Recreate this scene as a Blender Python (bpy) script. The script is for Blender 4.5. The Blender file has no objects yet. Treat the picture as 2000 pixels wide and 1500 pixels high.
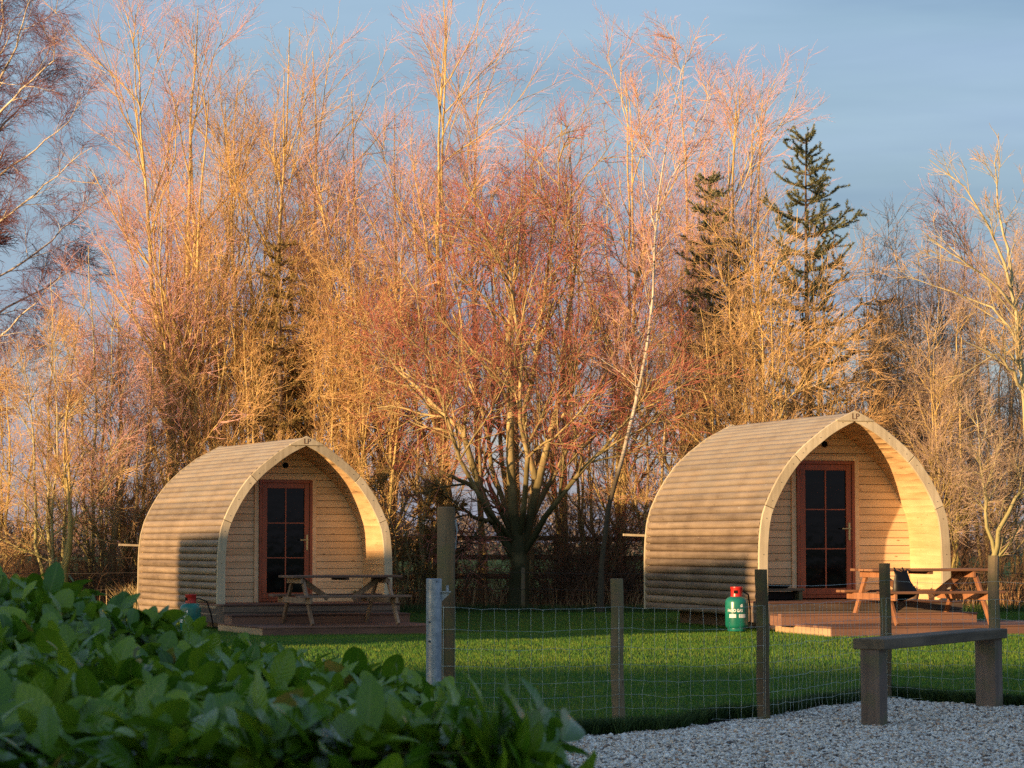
import bpy, bmesh, math, random
import numpy as np
from mathutils import Vector, Matrix

R = math.radians
SC = bpy.context.scene
COL = SC.collection

# ------------------------------------------------------------------ camera
F, CX, CY, YH, CAMH = 5000.0, 1000.0, 750.0, 1060.0, 1.25
TH = math.atan((YH - CY) / F)
cam_d = bpy.data.cameras.new('camera')
cam = bpy.data.objects.new('camera', cam_d)
COL.objects.link(cam)
cam.location = (0, 0, CAMH)
cam.rotation_euler = (R(90) + TH, 0, 0)
cam_d.sensor_width = 36
cam_d.lens = 36 * F / 2000
cam_d.clip_start = 0.1
cam_d.clip_end = 6000
cam_d.dof.use_dof = True
cam_d.dof.focus_distance = 36
cam_d.dof.aperture_fstop = 12.0
SC.camera = cam
SC.render.resolution_x, SC.render.resolution_y = 1024, 768

# ------------------------------------------------------------------ light
SAZ, SEL = R(48), R(6.6)            # azimuth the light travels to (from +Y towards +X), sun height
world = bpy.data.worlds.new('World')
SC.world = world
world.use_nodes = True
wn, wl = world.node_tree.nodes, world.node_tree.links
wn.clear()
w_out = wn.new('ShaderNodeOutputWorld')
w_bg = wn.new('ShaderNodeBackground')
w_sky = wn.new('ShaderNodeTexSky')
w_sky.sky_type = 'NISHITA'
w_sky.sun_disc = False
w_sky.sun_elevation = SEL
w_sky.sun_rotation = math.pi + SAZ
w_sky.air_density = 1.3
w_sky.dust_density = 0.6
w_sky.ozone_density = 2.2
w_bg.inputs['Strength'].default_value = 0.15
# faint high cloud veil
w_tc = wn.new('ShaderNodeTexCoord')
w_map = wn.new('ShaderNodeMapping')
w_map.inputs['Scale'].default_value = (1.2, 1.2, 9.0)
w_noise = wn.new('ShaderNodeTexNoise')
w_noise.inputs['Scale'].default_value = 2.0
w_noise.inputs['Detail'].default_value = 5
w_noise.inputs['Roughness'].default_value = 0.5
w_ramp = wn.new('ShaderNodeMapRange')
w_ramp.inputs['From Min'].default_value = 0.35
w_ramp.inputs['From Max'].default_value = 0.75
w_ramp.inputs['To Min'].default_value = 0.62
w_ramp.inputs['To Max'].default_value = 0.92
w_mix = wn.new('ShaderNodeMixRGB')
w_cl = wn.new('ShaderNodeTexNoise')
w_cl.inputs['Scale'].default_value = 3.1
w_cl.inputs['Detail'].default_value = 6
w_cr = wn.new('ShaderNodeValToRGB')
w_cr.color_ramp.elements[0].position = 0.36
w_cr.color_ramp.elements[0].color = (0.62, 0.98, 1.75, 1)
w_cr.color_ramp.elements[1].position = 0.66
w_cr.color_ramp.elements[1].color = (1.03, 1.42, 2.28, 1)
wl.new(w_map.outputs['Vector'], w_cl.inputs['Vector'])
wl.new(w_cl.outputs['Fac'], w_cr.inputs['Fac'])
wl.new(w_cr.outputs['Color'], w_mix.inputs['Color2'])
wl.new(w_tc.outputs['Generated'], w_map.inputs['Vector'])
wl.new(w_map.outputs['Vector'], w_noise.inputs['Vector'])
wl.new(w_noise.outputs['Fac'], w_ramp.inputs['Value'])
# the veil thins out round the low sun, where the evening sky glows
w_dot = wn.new('ShaderNodeVectorMath'); w_dot.operation = 'DOT_PRODUCT'
w_dot.inputs[1].default_value = (-math.sin(SAZ), -math.cos(SAZ), 0.0)
wl.new(w_tc.outputs['Generated'], w_dot.inputs[0])
w_gl = wn.new('ShaderNodeMapRange'); w_gl.interpolation_type = 'SMOOTHSTEP'
w_gl.inputs['From Min'].default_value = -0.1; w_gl.inputs['From Max'].default_value = 0.75
w_gl.inputs['To Min'].default_value = 1.0; w_gl.inputs['To Max'].default_value = 0.15
wl.new(w_dot.outputs['Value'], w_gl.inputs['Value'])
w_mul = wn.new('ShaderNodeMath'); w_mul.operation = 'MULTIPLY'
wl.new(w_ramp.outputs['Result'], w_mul.inputs[0]); wl.new(w_gl.outputs['Result'], w_mul.inputs[1])
wl.new(w_mul.outputs[0], w_mix.inputs['Fac'])
wl.new(w_sky.outputs['Color'], w_mix.inputs['Color1'])
wl.new(w_mix.outputs['Color'], w_bg.inputs['Color'])
wl.new(w_bg.outputs['Background'], w_out.inputs['Surface'])

sun_d = bpy.data.lights.new('sun', 'SUN')
sun = bpy.data.objects.new('sun', sun_d)
COL.objects.link(sun)
sun_d.energy = 5.0
sun_d.angle = R(0.5)
sun_d.color = (1.0, 0.645, 0.32)
_sd = Vector((math.sin(SAZ) * math.cos(SEL), math.cos(SAZ) * math.cos(SEL), -math.sin(SEL)))
sun.rotation_euler = _sd.to_track_quat('-Z', 'Y').to_euler()
sun.location = (-30, -30, 30)

SC.view_settings.view_transform = 'Standard'
SC.view_settings.look = 'None'
SC.view_settings.exposure = 0.95
SC.view_settings.gamma = 1.0
SC.cycles.max_bounces = 7
SC.cycles.diffuse_bounces = 5
SC.cycles.glossy_bounces = 2
SC.cycles.transparent_max_bounces = 6
SC.cycles.use_denoising = False


def P(px, py, D):
    """point seen at pixel (px,py) of the photograph, D metres in front of the camera"""
    x, y = (px - CX) / F, (CY - py) / F
    t = D / (math.cos(TH) - y * math.sin(TH))
    return np.array([x * t, D, CAMH + t * (math.sin(TH) + y * math.cos(TH))])


# ------------------------------------------------------------------ helpers
def sstep(a, b, x):
    t = np.clip((np.asarray(x, float) - a) / (b - a), 0, 1)
    return t * t * (3 - 2 * t)


def gz(x, y):
    """height of the lawn: level, with a shallow dip round the left pod"""
    x = np.asarray(x, float); y = np.asarray(y, float)
    r = np.sqrt(((x + 3.3) / 4.2) ** 2 + ((y - 40.0) / 5.0) ** 2)
    return -0.15 * (1 - sstep(0.55, 1.35, r)) + 0.012 * np.sin(x * 1.3 + y * .4) * np.sin(y * .9) * (1 - sstep(55, 60, y))


def tag(o, label=None, cat=None, group=None, kind=None):
    if label: o['label'] = label
    if cat: o['category'] = cat
    if group: o['group'] = group
    if kind: o['kind'] = kind
    return o


def empty(name, loc, rz=0, label=None, cat=None, group=None):
    o = bpy.data.objects.new(name, None)
    o.location = loc; o.rotation_euler = (0, 0, rz)
    o.empty_display_size = .1
    COL.objects.link(o)
    return tag(o, label, cat, group)


def link(name, me, mats, parent=None, smooth=False, bevel=0):
    o = bpy.data.objects.new(name, me)
    for m in (mats if isinstance(mats, (list, tuple)) else [mats]):
        me.materials.append(m)
    if smooth:
        me.polygons.foreach_set('use_smooth', [True] * len(me.polygons))
    COL.objects.link(o)
    if parent: o.parent = parent
    if bevel:
        b = o.modifiers.new('bevel', 'BEVEL'); b.width = bevel; b.segments = 1; b.limit_method = 'ANGLE'
    return o


def np_mesh(name, V, Fc, mat_idx=None, tint=None, smooth=True):
    """fast mesh from arrays: V (n,3), Fc (m,k)"""
    V = np.ascontiguousarray(V, np.float32); Fc = np.ascontiguousarray(Fc, np.int32)
    m, k = Fc.shape
    me = bpy.data.meshes.new(name)
    me.vertices.add(len(V)); me.vertices.foreach_set('co', V.ravel())
    me.loops.add(m * k); me.loops.foreach_set('vertex_index', Fc.ravel())
    me.polygons.add(m)
    me.polygons.foreach_set('loop_start', np.arange(m, dtype=np.int32) * k)
    if smooth:
        me.polygons.foreach_set('use_smooth', np.ones(m, bool))
    if mat_idx is not None:
        me.polygons.foreach_set('material_index', np.ascontiguousarray(mat_idx, np.int32))
    me.update(calc_edges=True)
    if tint is not None:
        a = me.attributes.new('tint', 'FLOAT', 'FACE')
        a.data.foreach_set('value', np.ascontiguousarray(tint, np.float32))
    return me


class MB:
    """collects simple solids into one mesh"""
    def __init__(s): s.v = []; s.f = []; s.t = []; s.m = []; s.mi = 0

    def add(s, vs, fs, tint=0.5):
        n = len(s.v)
        s.v += [tuple(map(float, v)) for v in vs]
        s.f += [tuple(n + i for i in f) for f in fs]
        s.t += [tint] * len(fs); s.m += [s.mi] * len(fs)

    def box(s, x0, x1, y0, y1, z0, z1, tint=0.5, M=None):
        vs = [(x, y, z) for z in (z0, z1) for y in (y0, y1) for x in (x0, x1)]
        if M is not None: vs = [M @ Vector(v) for v in vs]
        s.add(vs, [(0, 2, 3, 1), (4, 5, 7, 6), (0, 1, 5, 4), (2, 6, 7, 3), (0, 4, 6, 2), (1, 3, 7, 5)], tint)

    def beam(s, a, b, w, h, tint=0.5, up=(0, 0, 1)):
        """bar from a to b, w wide sideways, h deep along up"""
        a, b = Vector(a), Vector(b)
        d = (b - a).normalized(); u = Vector(up)
        sd = d.cross(u)
        if sd.length < 1e-4: sd = d.cross(Vector((0, 1, 0)))
        sd.normalize(); u = sd.cross(d).normalized()
        vs = []
        for p in (a, b):
            for i, j in ((-1, -1), (1, -1), (1, 1), (-1, 1)):
                vs.append(p + sd * (i * w / 2) + u * (j * h / 2))
        s.add(vs, [(0, 3, 2, 1), (4, 5, 6, 7), (0, 1, 5, 4), (1, 2, 6, 5), (2, 3, 7, 6), (3, 0, 4, 7)], tint)

    def lathe(s, prof, n=20, c=(0, 0, 0), tint=0.5, ax='z'):
        vs = []
        for r, z in prof:
            for k in range(n):
                a = 2 * math.pi * k / n
                p = (r * math.cos(a), r * math.sin(a), z)
                if ax == 'y': p = (p[0], z, p[1])
                if ax == 'x': p = (z, p[0], p[1])
                vs.append((p[0] + c[0], p[1] + c[1], p[2] + c[2]))
        fs = []
        for i in range(len(prof) - 1):
            for k in range(n):
                q = (i * n + k, i * n + (k + 1) % n, (i + 1) * n + (k + 1) % n, (i + 1) * n + k)
                fs.append(q if ax != 'y' else q[::-1])
        e0 = tuple(range(n)); e1 = tuple(range((len(prof) - 1) * n, len(prof) * n))
        fs.append(e0[::-1] if ax != 'y' else e0); fs.append(e1 if ax != 'y' else e1[::-1])
        s.add(vs, fs, tint)

    def prism(s, poly, y0, y1, tint=0.5):
        """polygon in x,z extruded from y0 to y1"""
        n = len(poly)
        vs = [(x, y0, z) for x, z in poly] + [(x, y1, z) for x, z in poly]
        fs = [tuple(range(n)), tuple(range(2 * n - 1, n - 1, -1))]
        fs += [(i, n + i, n + (i + 1) % n, (i + 1) % n) for i in range(n)]
        s.add(vs, fs, tint)

    def build(s, name, mats, parent=None, smooth=False, bevel=0, fix=True):
        me = bpy.data.meshes.new(name)
        me.from_pydata(s.v, [], s.f)
        me.polygons.foreach_set('material_index', s.m)
        a = me.attributes.new('tint', 'FLOAT', 'FACE'); a.data.foreach_set('value', s.t)
        if fix:
            bm = bmesh.new(); bm.from_mesh(me); bmesh.ops.recalc_face_normals(bm, faces=bm.faces)
            bm.to_mesh(me); bm.free()
        me.update()
        o = link(name, me, mats, parent, False, bevel)
        if smooth:
            me.polygons.foreach_set('use_smooth', [True] * len(me.polygons))
            try:
                me.set_sharp_from_angle(angle=R(35))
            except Exception: pass
        return o


# ------------------------------------------------------------------ materials
def mat(name):
    m = bpy.data.materials.new(name); m.use_nodes = True
    nt = m.node_tree
    b = nt.nodes['Principled BSDF']
    return m, nt, b


def nd(nt, t, **kw):
    n = nt.nodes.new(t)
    for k, v in kw.items():
        if k in n.inputs.keys(): n.inputs[k].default_value = v
        else: setattr(n, k, v)
    return n


def ramp(nt, stops):
    r = nt.nodes.new('ShaderNodeValToRGB')
    e = r.color_ramp.elements
    while len(e) < len(stops): e.new(0.5)
    for i, (p, c) in enumerate(stops):
        e[i].position = p; e[i].color = (*c, 1)
    return r


def wood(name, dark, light, axis='x', scale=1.0, rough=0.75, knots=0.0, tint=0.5, spec=.3, moss_shade=None, bump=.25, weather=None):
    m, nt, b = mat(name)
    L = nt.links.new
    tc = nd(nt, 'ShaderNodeTexCoord')
    mp = nd(nt, 'ShaderNodeMapping')
    s = {'x': (1.2, 22, 22), 'y': (22, 1.2, 22), 'z': (22, 22, 1.2)}[axis]
    mp.inputs['Scale'].default_value = tuple(v * scale for v in s)
    at = nd(nt, 'ShaderNodeAttribute', attribute_name='tint')
    off = nd(nt, 'ShaderNodeVectorMath', operation='MULTIPLY_ADD')
    off.inputs[1].default_value = (37, 53, 71)
    L(at.outputs['Fac'], off.inputs[0]); L(tc.outputs['Object'], off.inputs[2])
    # offset the grain from board to board
    L(off.outputs[0], mp.inputs['Vector'])
    n1 = nd(nt, 'ShaderNodeTexNoise', Scale=1.0, Detail=6.0, Roughness=0.62)
    L(mp.outputs[0], n1.inputs['Vector'])
    n2 = nd(nt, 'ShaderNodeTexNoise', Scale=1.7, Detail=4.0)
    L(tc.outputs['Object'], n2.inputs['Vector'])
    mx = nd(nt, 'ShaderNodeMath', operation='MULTIPLY_ADD'); mx.inputs[1].default_value = 0.55
    L(n1.outputs['Fac'], mx.inputs[0])
    m2 = nd(nt, 'ShaderNodeMath', operation='MULTIPLY'); m2.inputs[1].default_value = 0.45
    L(n2.outputs['Fac'], m2.inputs[0]); L(m2.outputs[0], mx.inputs[2])
    m3 = nd(nt, 'ShaderNodeMath', operation='MULTIPLY_ADD'); m3.inputs[1].default_value = tint
    L(at.outputs['Fac'], m3.inputs[0]); L(mx.outputs[0], m3.inputs[2])
    m4 = nd(nt, 'ShaderNodeMath', operation='SUBTRACT'); m4.inputs[1].default_value = tint * .5
    L(m3.outputs[0], m4.inputs[0])
    r = ramp(nt, [(0.33, dark), (0.68, light)])
    L(m4.outputs[0], r.inputs['Fac'])
    col = r.outputs['Color']
    if knots:
        v = nd(nt, 'ShaderNodeTexVoronoi', Scale=1.0, feature='F1')
        mk = nd(nt, 'ShaderNodeMapping')
        mk.inputs['Scale'].default_value = {'x': (3.2, 3, 9.5), 'y': (9, 3.2, 9), 'z': (9.5, 9, 3.2)}[axis]
        L(off.outputs[0], mk.inputs['Vector']); L(mk.outputs[0], v.inputs['Vector'])
        kr = ramp(nt, [(0.05, (1, 1, 1)), (0.13, (0, 0, 0))])
        L(v.outputs['Distance'], kr.inputs['Fac'])
        km = nd(nt, 'ShaderNodeMath', operation='MULTIPLY'); km.inputs[1].default_value = knots
        L(kr.outputs['Color'], km.inputs[0])
        mm = nd(nt, 'ShaderNodeMixRGB')
        mm.inputs['Color2'].default_value = (dark[0] * .35, dark[1] * .28, dark[2] * .2, 1)
        L(km.outputs[0], mm.inputs['Fac']); L(col, mm.inputs['Color1']); col = mm.outputs['Color']
    if moss_shade:
        n3 = nd(nt, 'ShaderNodeTexNoise', Scale=5.0, Detail=5.0)
        L(tc.outputs['Object'], n3.inputs['Vector'])
        mr = ramp(nt, [(0.48, (0, 0, 0)), (0.66, (.7, .7, .7))])
        L(n3.outputs['Fac'], mr.inputs['Fac'])
        mm = nd(nt, 'ShaderNodeMixRGB'); mm.inputs['Color2'].default_value = (*moss_shade, 1)
        L(mr.outputs['Color'], mm.inputs['Fac']); L(col, mm.inputs['Color1']); col = mm.outputs['Color']
    if weather:     # rain bleached silver grey towards the ridge, with runs
        spz = nd(nt, 'ShaderNodeSeparateXYZ'); L(tc.outputs['Object'], spz.inputs[0])
        mr = nd(nt, 'ShaderNodeMapRange'); mr.inputs['From Min'].default_value = 1.1; mr.inputs['From Max'].default_value = 2.7
        L(spz.outputs['Z'], mr.inputs['Value'])
        n4 = nd(nt, 'ShaderNodeTexNoise', Scale=2.3, Detail=5.0); L(tc.outputs['Object'], n4.inputs['Vector'])
        mu = nd(nt, 'ShaderNodeMath', operation='MULTIPLY'); mu.use_clamp = True
        L(mr.outputs[0], mu.inputs[0])
        m6 = nd(nt, 'ShaderNodeMath', operation='MULTIPLY'); m6.inputs[1].default_value = 1.6; L(n4.outputs['Fac'], m6.inputs[0]); L(m6.outputs[0], mu.inputs[1])
        mm = nd(nt, 'ShaderNodeMixRGB'); mm.inputs['Color2'].default_value = (*weather, 1)
        L(mu.outputs[0], mm.inputs['Fac']); L(col, mm.inputs['Color1']); col = mm.outputs['Color']
    L(col, b.inputs['Base Color'])
    b.inputs['Roughness'].default_value = rough
    b.inputs['Specular IOR Level'].default_value = spec
    bp = nd(nt, 'ShaderNodeBump', Strength=bump, Distance=0.004)
    L(n1.outputs['Fac'], bp.inputs['Height']); L(bp.outputs['Normal'], b.inputs['Normal'])
    return m


def noisy(name, dark, light, scale=8, rough=0.8, spec=.3, detail=5, metal=0, bump=.3, dist=.005, tintk=0, lo=.35, hi=.68, coord='Object'):
    m, nt, b = mat(name)
    L = nt.links.new
    tc = nd(nt, 'ShaderNodeTexCoord')
    n1 = nd(nt, 'ShaderNodeTexNoise', Scale=scale, Detail=detail, Roughness=.6)
    L(tc.outputs[coord], n1.inputs['Vector'])
    fac = n1.outputs['Fac']
    if tintk:
        at = nd(nt, 'ShaderNodeAttribute', attribute_name='tint')
        a1 = nd(nt, 'ShaderNodeMath', operation='SUBTRACT'); a1.inputs[1].default_value = .5
        L(at.outputs['Fac'], a1.inputs[0])
        a2 = nd(nt, 'ShaderNodeMath', operation='MULTIPLY_ADD'); a2.inputs[1].default_value = tintk
        L(a1.outputs[0], a2.inputs[0]); L(fac, a2.inputs[2]); fac = a2.outputs[0]
    r = ramp(nt, [(lo, dark), (hi, light)])
    L(fac, r.inputs['Fac']); L(r.outputs['Color'], b.inputs['Base Color'])
    b.inputs['Roughness'].default_value = rough
    b.inputs['Specular IOR Level'].default_value = spec
    b.inputs['Metallic'].default_value = metal
    if bump:
        bp = nd(nt, 'ShaderNodeBump', Strength=bump, Distance=dist)
        L(n1.outputs['Fac'], bp.inputs['Height']); L(bp.outputs['Normal'], b.inputs['Normal'])
    return m


M = {}
M['clad'] = wood('weathered_cladding', (0.12, 0.085, 0.058), (0.31, 0.232, 0.160), 'y', .8, .62, knots=.5, tint=.2, spec=.35, weather=(0.25, 0.225, 0.195))
M['trim'] = wood('pale_trim_wood', (0.36, 0.29, 0.19), (0.62, 0.52, 0.36), 'z', .8, .6, knots=.35, tint=.25)
M['wall'] = wood('pine_wall', (0.58, 0.39, 0.21), (0.82, 0.61, 0.38), 'x', .8, .5, knots=.85, tint=.16, spec=.4)
M['lining'] = wood('pine_lining', (0.52, 0.33, 0.16), (0.74, 0.52, 0.29), 'y', .8, .42, knots=.5, tint=.16, spec=.45)
M['door'] = wood('red_stained_wood', (0.19, 0.045, 0.018), (0.34, 0.09, 0.035), 'z', .7, .38, tint=.1, spec=.5, bump=.1)
M['deck'] = wood('red_brown_decking', (0.09, 0.045, 0.032), (0.23, 0.12, 0.08), 'x', .8, .7, knots=.4, tint=.35)
M['deckside'] = wood('pale_deck_fascia', (0.24, 0.15, 0.09), (0.46, 0.31, 0.18), 'y', .8, .7, knots=.3, tint=.3)
M['greydeck'] = wood('dark_platform_wood', (0.07, 0.05, 0.04), (0.20, 0.14, 0.10), 'x', .8, .75, knots=.4, tint=.35)
M['table'] = wood('brown_table_wood', (0.11, 0.05, 0.028), (0.30, 0.15, 0.08), 'x', .9, .6, tint=.3)
M['tleg'] = wood('table_leg_wood', (0.20, 0.085, 0.04), (0.42, 0.20, 0.10), 'z', .9, .6, tint=.3)
M['oldtable'] = wood('weathered_table_wood', (0.08, 0.045, 0.032), (0.21, 0.13, 0.09), 'x', .9, .7, tint=.3)
M['oldleg'] = wood('weathered_leg_wood', (0.15, 0.09, 0.055), (0.36, 0.25, 0.17), 'z', .9, .7, tint=.3)
M['post'] = wood('green_grey_post', (0.08, 0.053, 0.03), (0.27, 0.195, 0.115), 'z', .45, .85, knots=.7, tint=.3, moss_shade=(0.12, 0.13, 0.04), bump=1.0)
M['bench'] = wood('dark_bench_wood', (0.05, 0.038, 0.026), (0.20, 0.15, 0.10), 'x', .8, .8, tint=.2, bump=.6)
M['benchleg'] = wood('bench_leg_wood', (0.05, 0.036, 0.028), (0.24, 0.175, 0.14), 'z', .6, .85, tint=.2, moss_shade=(0.11, 0.12, 0.05), bump=.9)
M['galv'] = noisy('galvanised_steel', (0.22, 0.26, 0.31), (0.40, 0.44, 0.49), 18, .45, .5, metal=.55, bump=.05)
M['wire'] = noisy('fence_wire', (0.32, 0.38, 0.36), (0.55, 0.62, 0.58), 6, .4, .5, metal=.4, bump=0)
M['darkwire'] = noisy('dark_wire', (0.02, 0.018, 0.016), (0.06, 0.05, 0.045), 6, .6, .3, bump=0)
M['green'] = noisy('green_enamel', (0.005, 0.10, 0.075), (0.012, 0.17, 0.12), 5, .28, .5, bump=.02)
M['red'] = noisy('red_plastic', (0.36, 0.012, 0.01), (0.5, 0.022, 0.016), 6, .35, .5, bump=0)
M['white'] = noisy('white_print', (0.7, 0.7, 0.68), (0.85, 0.85, 0.82), 20, .5, .3, bump=0)
M['black'] = noisy('black_plastic', (0.003, 0.003, 0.0035), (0.007, 0.007, 0.009), 14, .4, .2, bump=.3)
M['brass'] = noisy('brass', (0.6, 0.42, 0.18), (0.8, 0.62, 0.3), 12, .25, .5, metal=.9, bump=0)
M['nail'] = noisy('nail_heads', (0.6, 0.55, 0.45), (0.85, 0.8, 0.7), 12, .3, .6, metal=.3, bump=0)
M['dark'] = noisy('dark_void', (0.006, 0.006, 0.006), (0.015, 0.014, 0.012), 5, .9, .1, bump=0)
M['soil'] = noisy('dark_soil', (0.008, 0.006, 0.005), (0.035, 0.025, 0.02), 25, .95, .1, bump=.9, dist=.02)
M['pot'] = noisy('pot_clay', (0.14, 0.09, 0.06), (0.24, 0.15, 0.10), 12, .7, .3)
M['potleaf'] = noisy('pot_plant', (0.05, 0.06, 0.02), (0.35, 0.30, 0.14), 9, .6, .3, tintk=.7)
M['brick'] = noisy('house_brick', (0.22, 0.10, 0.07), (0.35, 0.18, 0.12), 6, .85, .2)
M['slate'] = noisy('roof_slate', (0.05, 0.05, 0.055), (0.11, 0.11, 0.12), 6, .7, .3)
M['cutwood'] = noisy('cut_branch_end', (0.6, 0.5, 0.3), (0.8, 0.7, 0.48), 20, .7, .3)

m, nt, b = mat('door_glass')
b.inputs['Base Color'].default_value = (0.004, 0.004, 0.0045, 1)
b.inputs['Roughness'].default_value = 0.08
b.inputs['Specular IOR Level'].default_value = 0.24
_n = nd(nt, 'ShaderNodeTexNoise', Scale=2.0, Detail=2.0)
_bp = nd(nt, 'ShaderNodeBump', Strength=.08, Distance=.02)
nt.links.new(_n.outputs['Fac'], _bp.inputs['Height']); nt.links.new(_bp.outputs['Normal'], b.inputs['Normal'])
M['glass'] = m


def bark(name, dark, light, scale=6, moss_shade=None, moss_shade_z=2.2, bands=None, moss_shade_k=1.5):
    m, nt, b = mat(name)
    L = nt.links.new
    tc = nd(nt, 'ShaderNodeTexCoord')
    mp = nd(nt, 'ShaderNodeMapping'); mp.inputs['Scale'].default_value = (1, 1, .35)
    L(tc.outputs['Object'], mp.inputs['Vector'])
    n1 = nd(nt, 'ShaderNodeTexNoise', Scale=scale, Detail=6.0, Roughness=.65)
    L(mp.outputs[0], n1.inputs['Vector'])
    r = ramp(nt, [(.36, dark), (.66, light)])
    L(n1.outputs['Fac'], r.inputs['Fac']); col = r.outputs['Color']
    if moss_shade:  # tone over the lower trunk: moss, on the birch painted shade
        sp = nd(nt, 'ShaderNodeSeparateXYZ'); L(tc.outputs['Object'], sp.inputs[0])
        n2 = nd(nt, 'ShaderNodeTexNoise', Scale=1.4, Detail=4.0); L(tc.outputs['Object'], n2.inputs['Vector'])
        mr = nd(nt, 'ShaderNodeMapRange'); mr.inputs['From Min'].default_value = moss_shade_z
        mr.inputs['From Max'].default_value = moss_shade_z * .3; mr.inputs['To Max'].default_value = moss_shade_k
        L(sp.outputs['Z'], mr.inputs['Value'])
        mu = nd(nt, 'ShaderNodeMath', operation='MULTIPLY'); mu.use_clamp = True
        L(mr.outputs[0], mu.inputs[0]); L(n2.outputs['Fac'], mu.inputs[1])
        mm = nd(nt, 'ShaderNodeMixRGB'); mm.inputs['Color2'].default_value = (*moss_shade, 1)
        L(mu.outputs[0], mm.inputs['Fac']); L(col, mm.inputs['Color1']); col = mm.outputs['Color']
    if bands:
        mp2 = nd(nt, 'ShaderNodeMapping'); mp2.inputs['Scale'].default_value = (2, 2, 9)
        L(tc.outputs['Object'], mp2.inputs['Vector'])
        n3 = nd(nt, 'ShaderNodeTexNoise', Scale=1.6, Detail=3.0); L(mp2.outputs[0], n3.inputs['Vector'])
        rr = ramp(nt, [(.60, (0, 0, 0)), (.67, (1, 1, 1))]); L(n3.outputs['Fac'], rr.inputs['Fac'])
        mm = nd(nt, 'ShaderNodeMixRGB'); mm.inputs['Color2'].default_value = (*bands, 1)
        L(rr.outputs['Color'], mm.inputs['Fac']); L(col, mm.inputs['Color1']); col = mm.outputs['Color']
    L(col, b.inputs['Base Color'])
    b.inputs['Roughness'].default_value = .8
    b.inputs['Specular IOR Level'].default_value = .25
    bp = nd(nt, 'ShaderNodeBump', Strength=.8, Distance=.02)
    L(n1.outputs['Fac'], bp.inputs['Height']); L(bp.outputs['Normal'], b.inputs['Normal'])
    return m


B = {}
B['olive'] = bark('olive_bark', (0.34, 0.23, 0.08), (0.66, 0.49, 0.21), moss_shade=(0.12, 0.12, 0.03), moss_shade_z=3.5)
B['centre'] = bark('mossy_bark', (0.20, 0.15, 0.06), (0.54, 0.41, 0.20), moss_shade=(0.04, 0.038, 0.014), moss_shade_z=3.6, moss_shade_k=2.6)
B['brown'] = bark('brown_bark', (0.24, 0.17, 0.09), (0.52, 0.38, 0.21), moss_shade=(0.11, 0.11, 0.03), moss_shade_z=3.0)
B['birch'] = bark('white_birch_bark', (0.34, 0.28, 0.21), (0.66, 0.58, 0.47), bands=(0.06, 0.045, 0.035), moss_shade=(0.07, 0.055, 0.035), moss_shade_z=3.6, moss_shade_k=4)  # dark lower trunk is shade painted into the birch bark
B['pale'] = bark('pale_yellow_bark', (0.30, 0.25, 0.13), (0.52, 0.44, 0.25), moss_shade=(0.2, 0.19, 0.05), moss_shade_z=3)
B['spruce'] = bark('spruce_bark', (0.10, 0.065, 0.04), (0.22, 0.15, 0.10))
T = {}
T['pink'] = noisy('pink_brown_twigs', (0.54, 0.29, 0.25), (0.80, 0.47, 0.41), 1.3, .6, .3, bump=0)
T['orange'] = noisy('orange_brown_twigs', (0.52, 0.31, 0.13), (0.80, 0.52, 0.25), 1.3, .6, .3, bump=0)
T['red'] = noisy('red_brown_twigs', (0.34, 0.085, 0.065), (0.56, 0.20, 0.14), 1.3, .55, .35, bump=0)
T['purple'] = noisy('purple_brown_twigs', (0.10, 0.045, 0.055), (0.23, 0.11, 0.12), 1.3, .6, .3, bump=0)
T['grey'] = noisy('grey_brown_twigs', (0.36, 0.25, 0.18), (0.60, 0.44, 0.33), 1.3, .6, .3, bump=0)
T['dark'] = noisy('dark_brown_twigs', (0.05, 0.03, 0.02), (0.20, 0.11, 0.06), 1.3, .7, .3, bump=0)
T['russet'] = noisy('russet_twigs', (0.30, 0.16, 0.08), (0.54, 0.31, 0.16), 1.3, .7, .3, bump=0)
T['needle'] = noisy('spruce_needles', (0.09, 0.11, 0.055), (0.22, 0.22, 0.11), 2.5, .55, .3, bump=0, tintk=.5)
T['olive'] = noisy('olive_conifer', (0.16, 0.115, 0.035), (0.36, 0.25, 0.09), 2.5, .6, .3, bump=0, tintk=.5)


# ------------------------------------------------------------------ ground
# grass material shared by the lawn and the field beyond
m, nt, b = mat('grass_ground')
L = nt.links.new
tc = nd(nt, 'ShaderNodeTexCoord')
n1 = nd(nt, 'ShaderNodeTexNoise', Scale=.9, Detail=6.0, Roughness=.65); L(tc.outputs['Object'], n1.inputs['Vector'])
n2 = nd(nt, 'ShaderNodeTexNoise', Scale=60., Detail=3.0); L(tc.outputs['Object'], n2.inputs['Vector'])
ad = nd(nt, 'ShaderNodeMath', operation='MULTIPLY_ADD'); ad.inputs[1].default_value = .5
L(n2.outputs['Fac'], ad.inputs[0])
mh = nd(nt, 'ShaderNodeMath', operation='MULTIPLY'); mh.inputs[1].default_value = .5
L(n1.outputs['Fac'], mh.inputs[0]); L(mh.outputs[0], ad.inputs[2])
r = ramp(nt, [(.36, (0.022, 0.055, 0.012)), (.64, (0.06, 0.12, 0.02))])
L(ad.outputs[0], r.inputs['Fac']); L(r.outputs['Color'], b.inputs['Base Color'])
b.inputs['Roughness'].default_value = .9; b.inputs['Specular IOR Level'].default_value = .15
bp = nd(nt, 'ShaderNodeBump', Strength=.8, Distance=.03); L(n2.outputs['Fac'], bp.inputs['Height']); L(bp.outputs['Normal'], b.inputs['Normal'])
M['grassground'] = m

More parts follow.
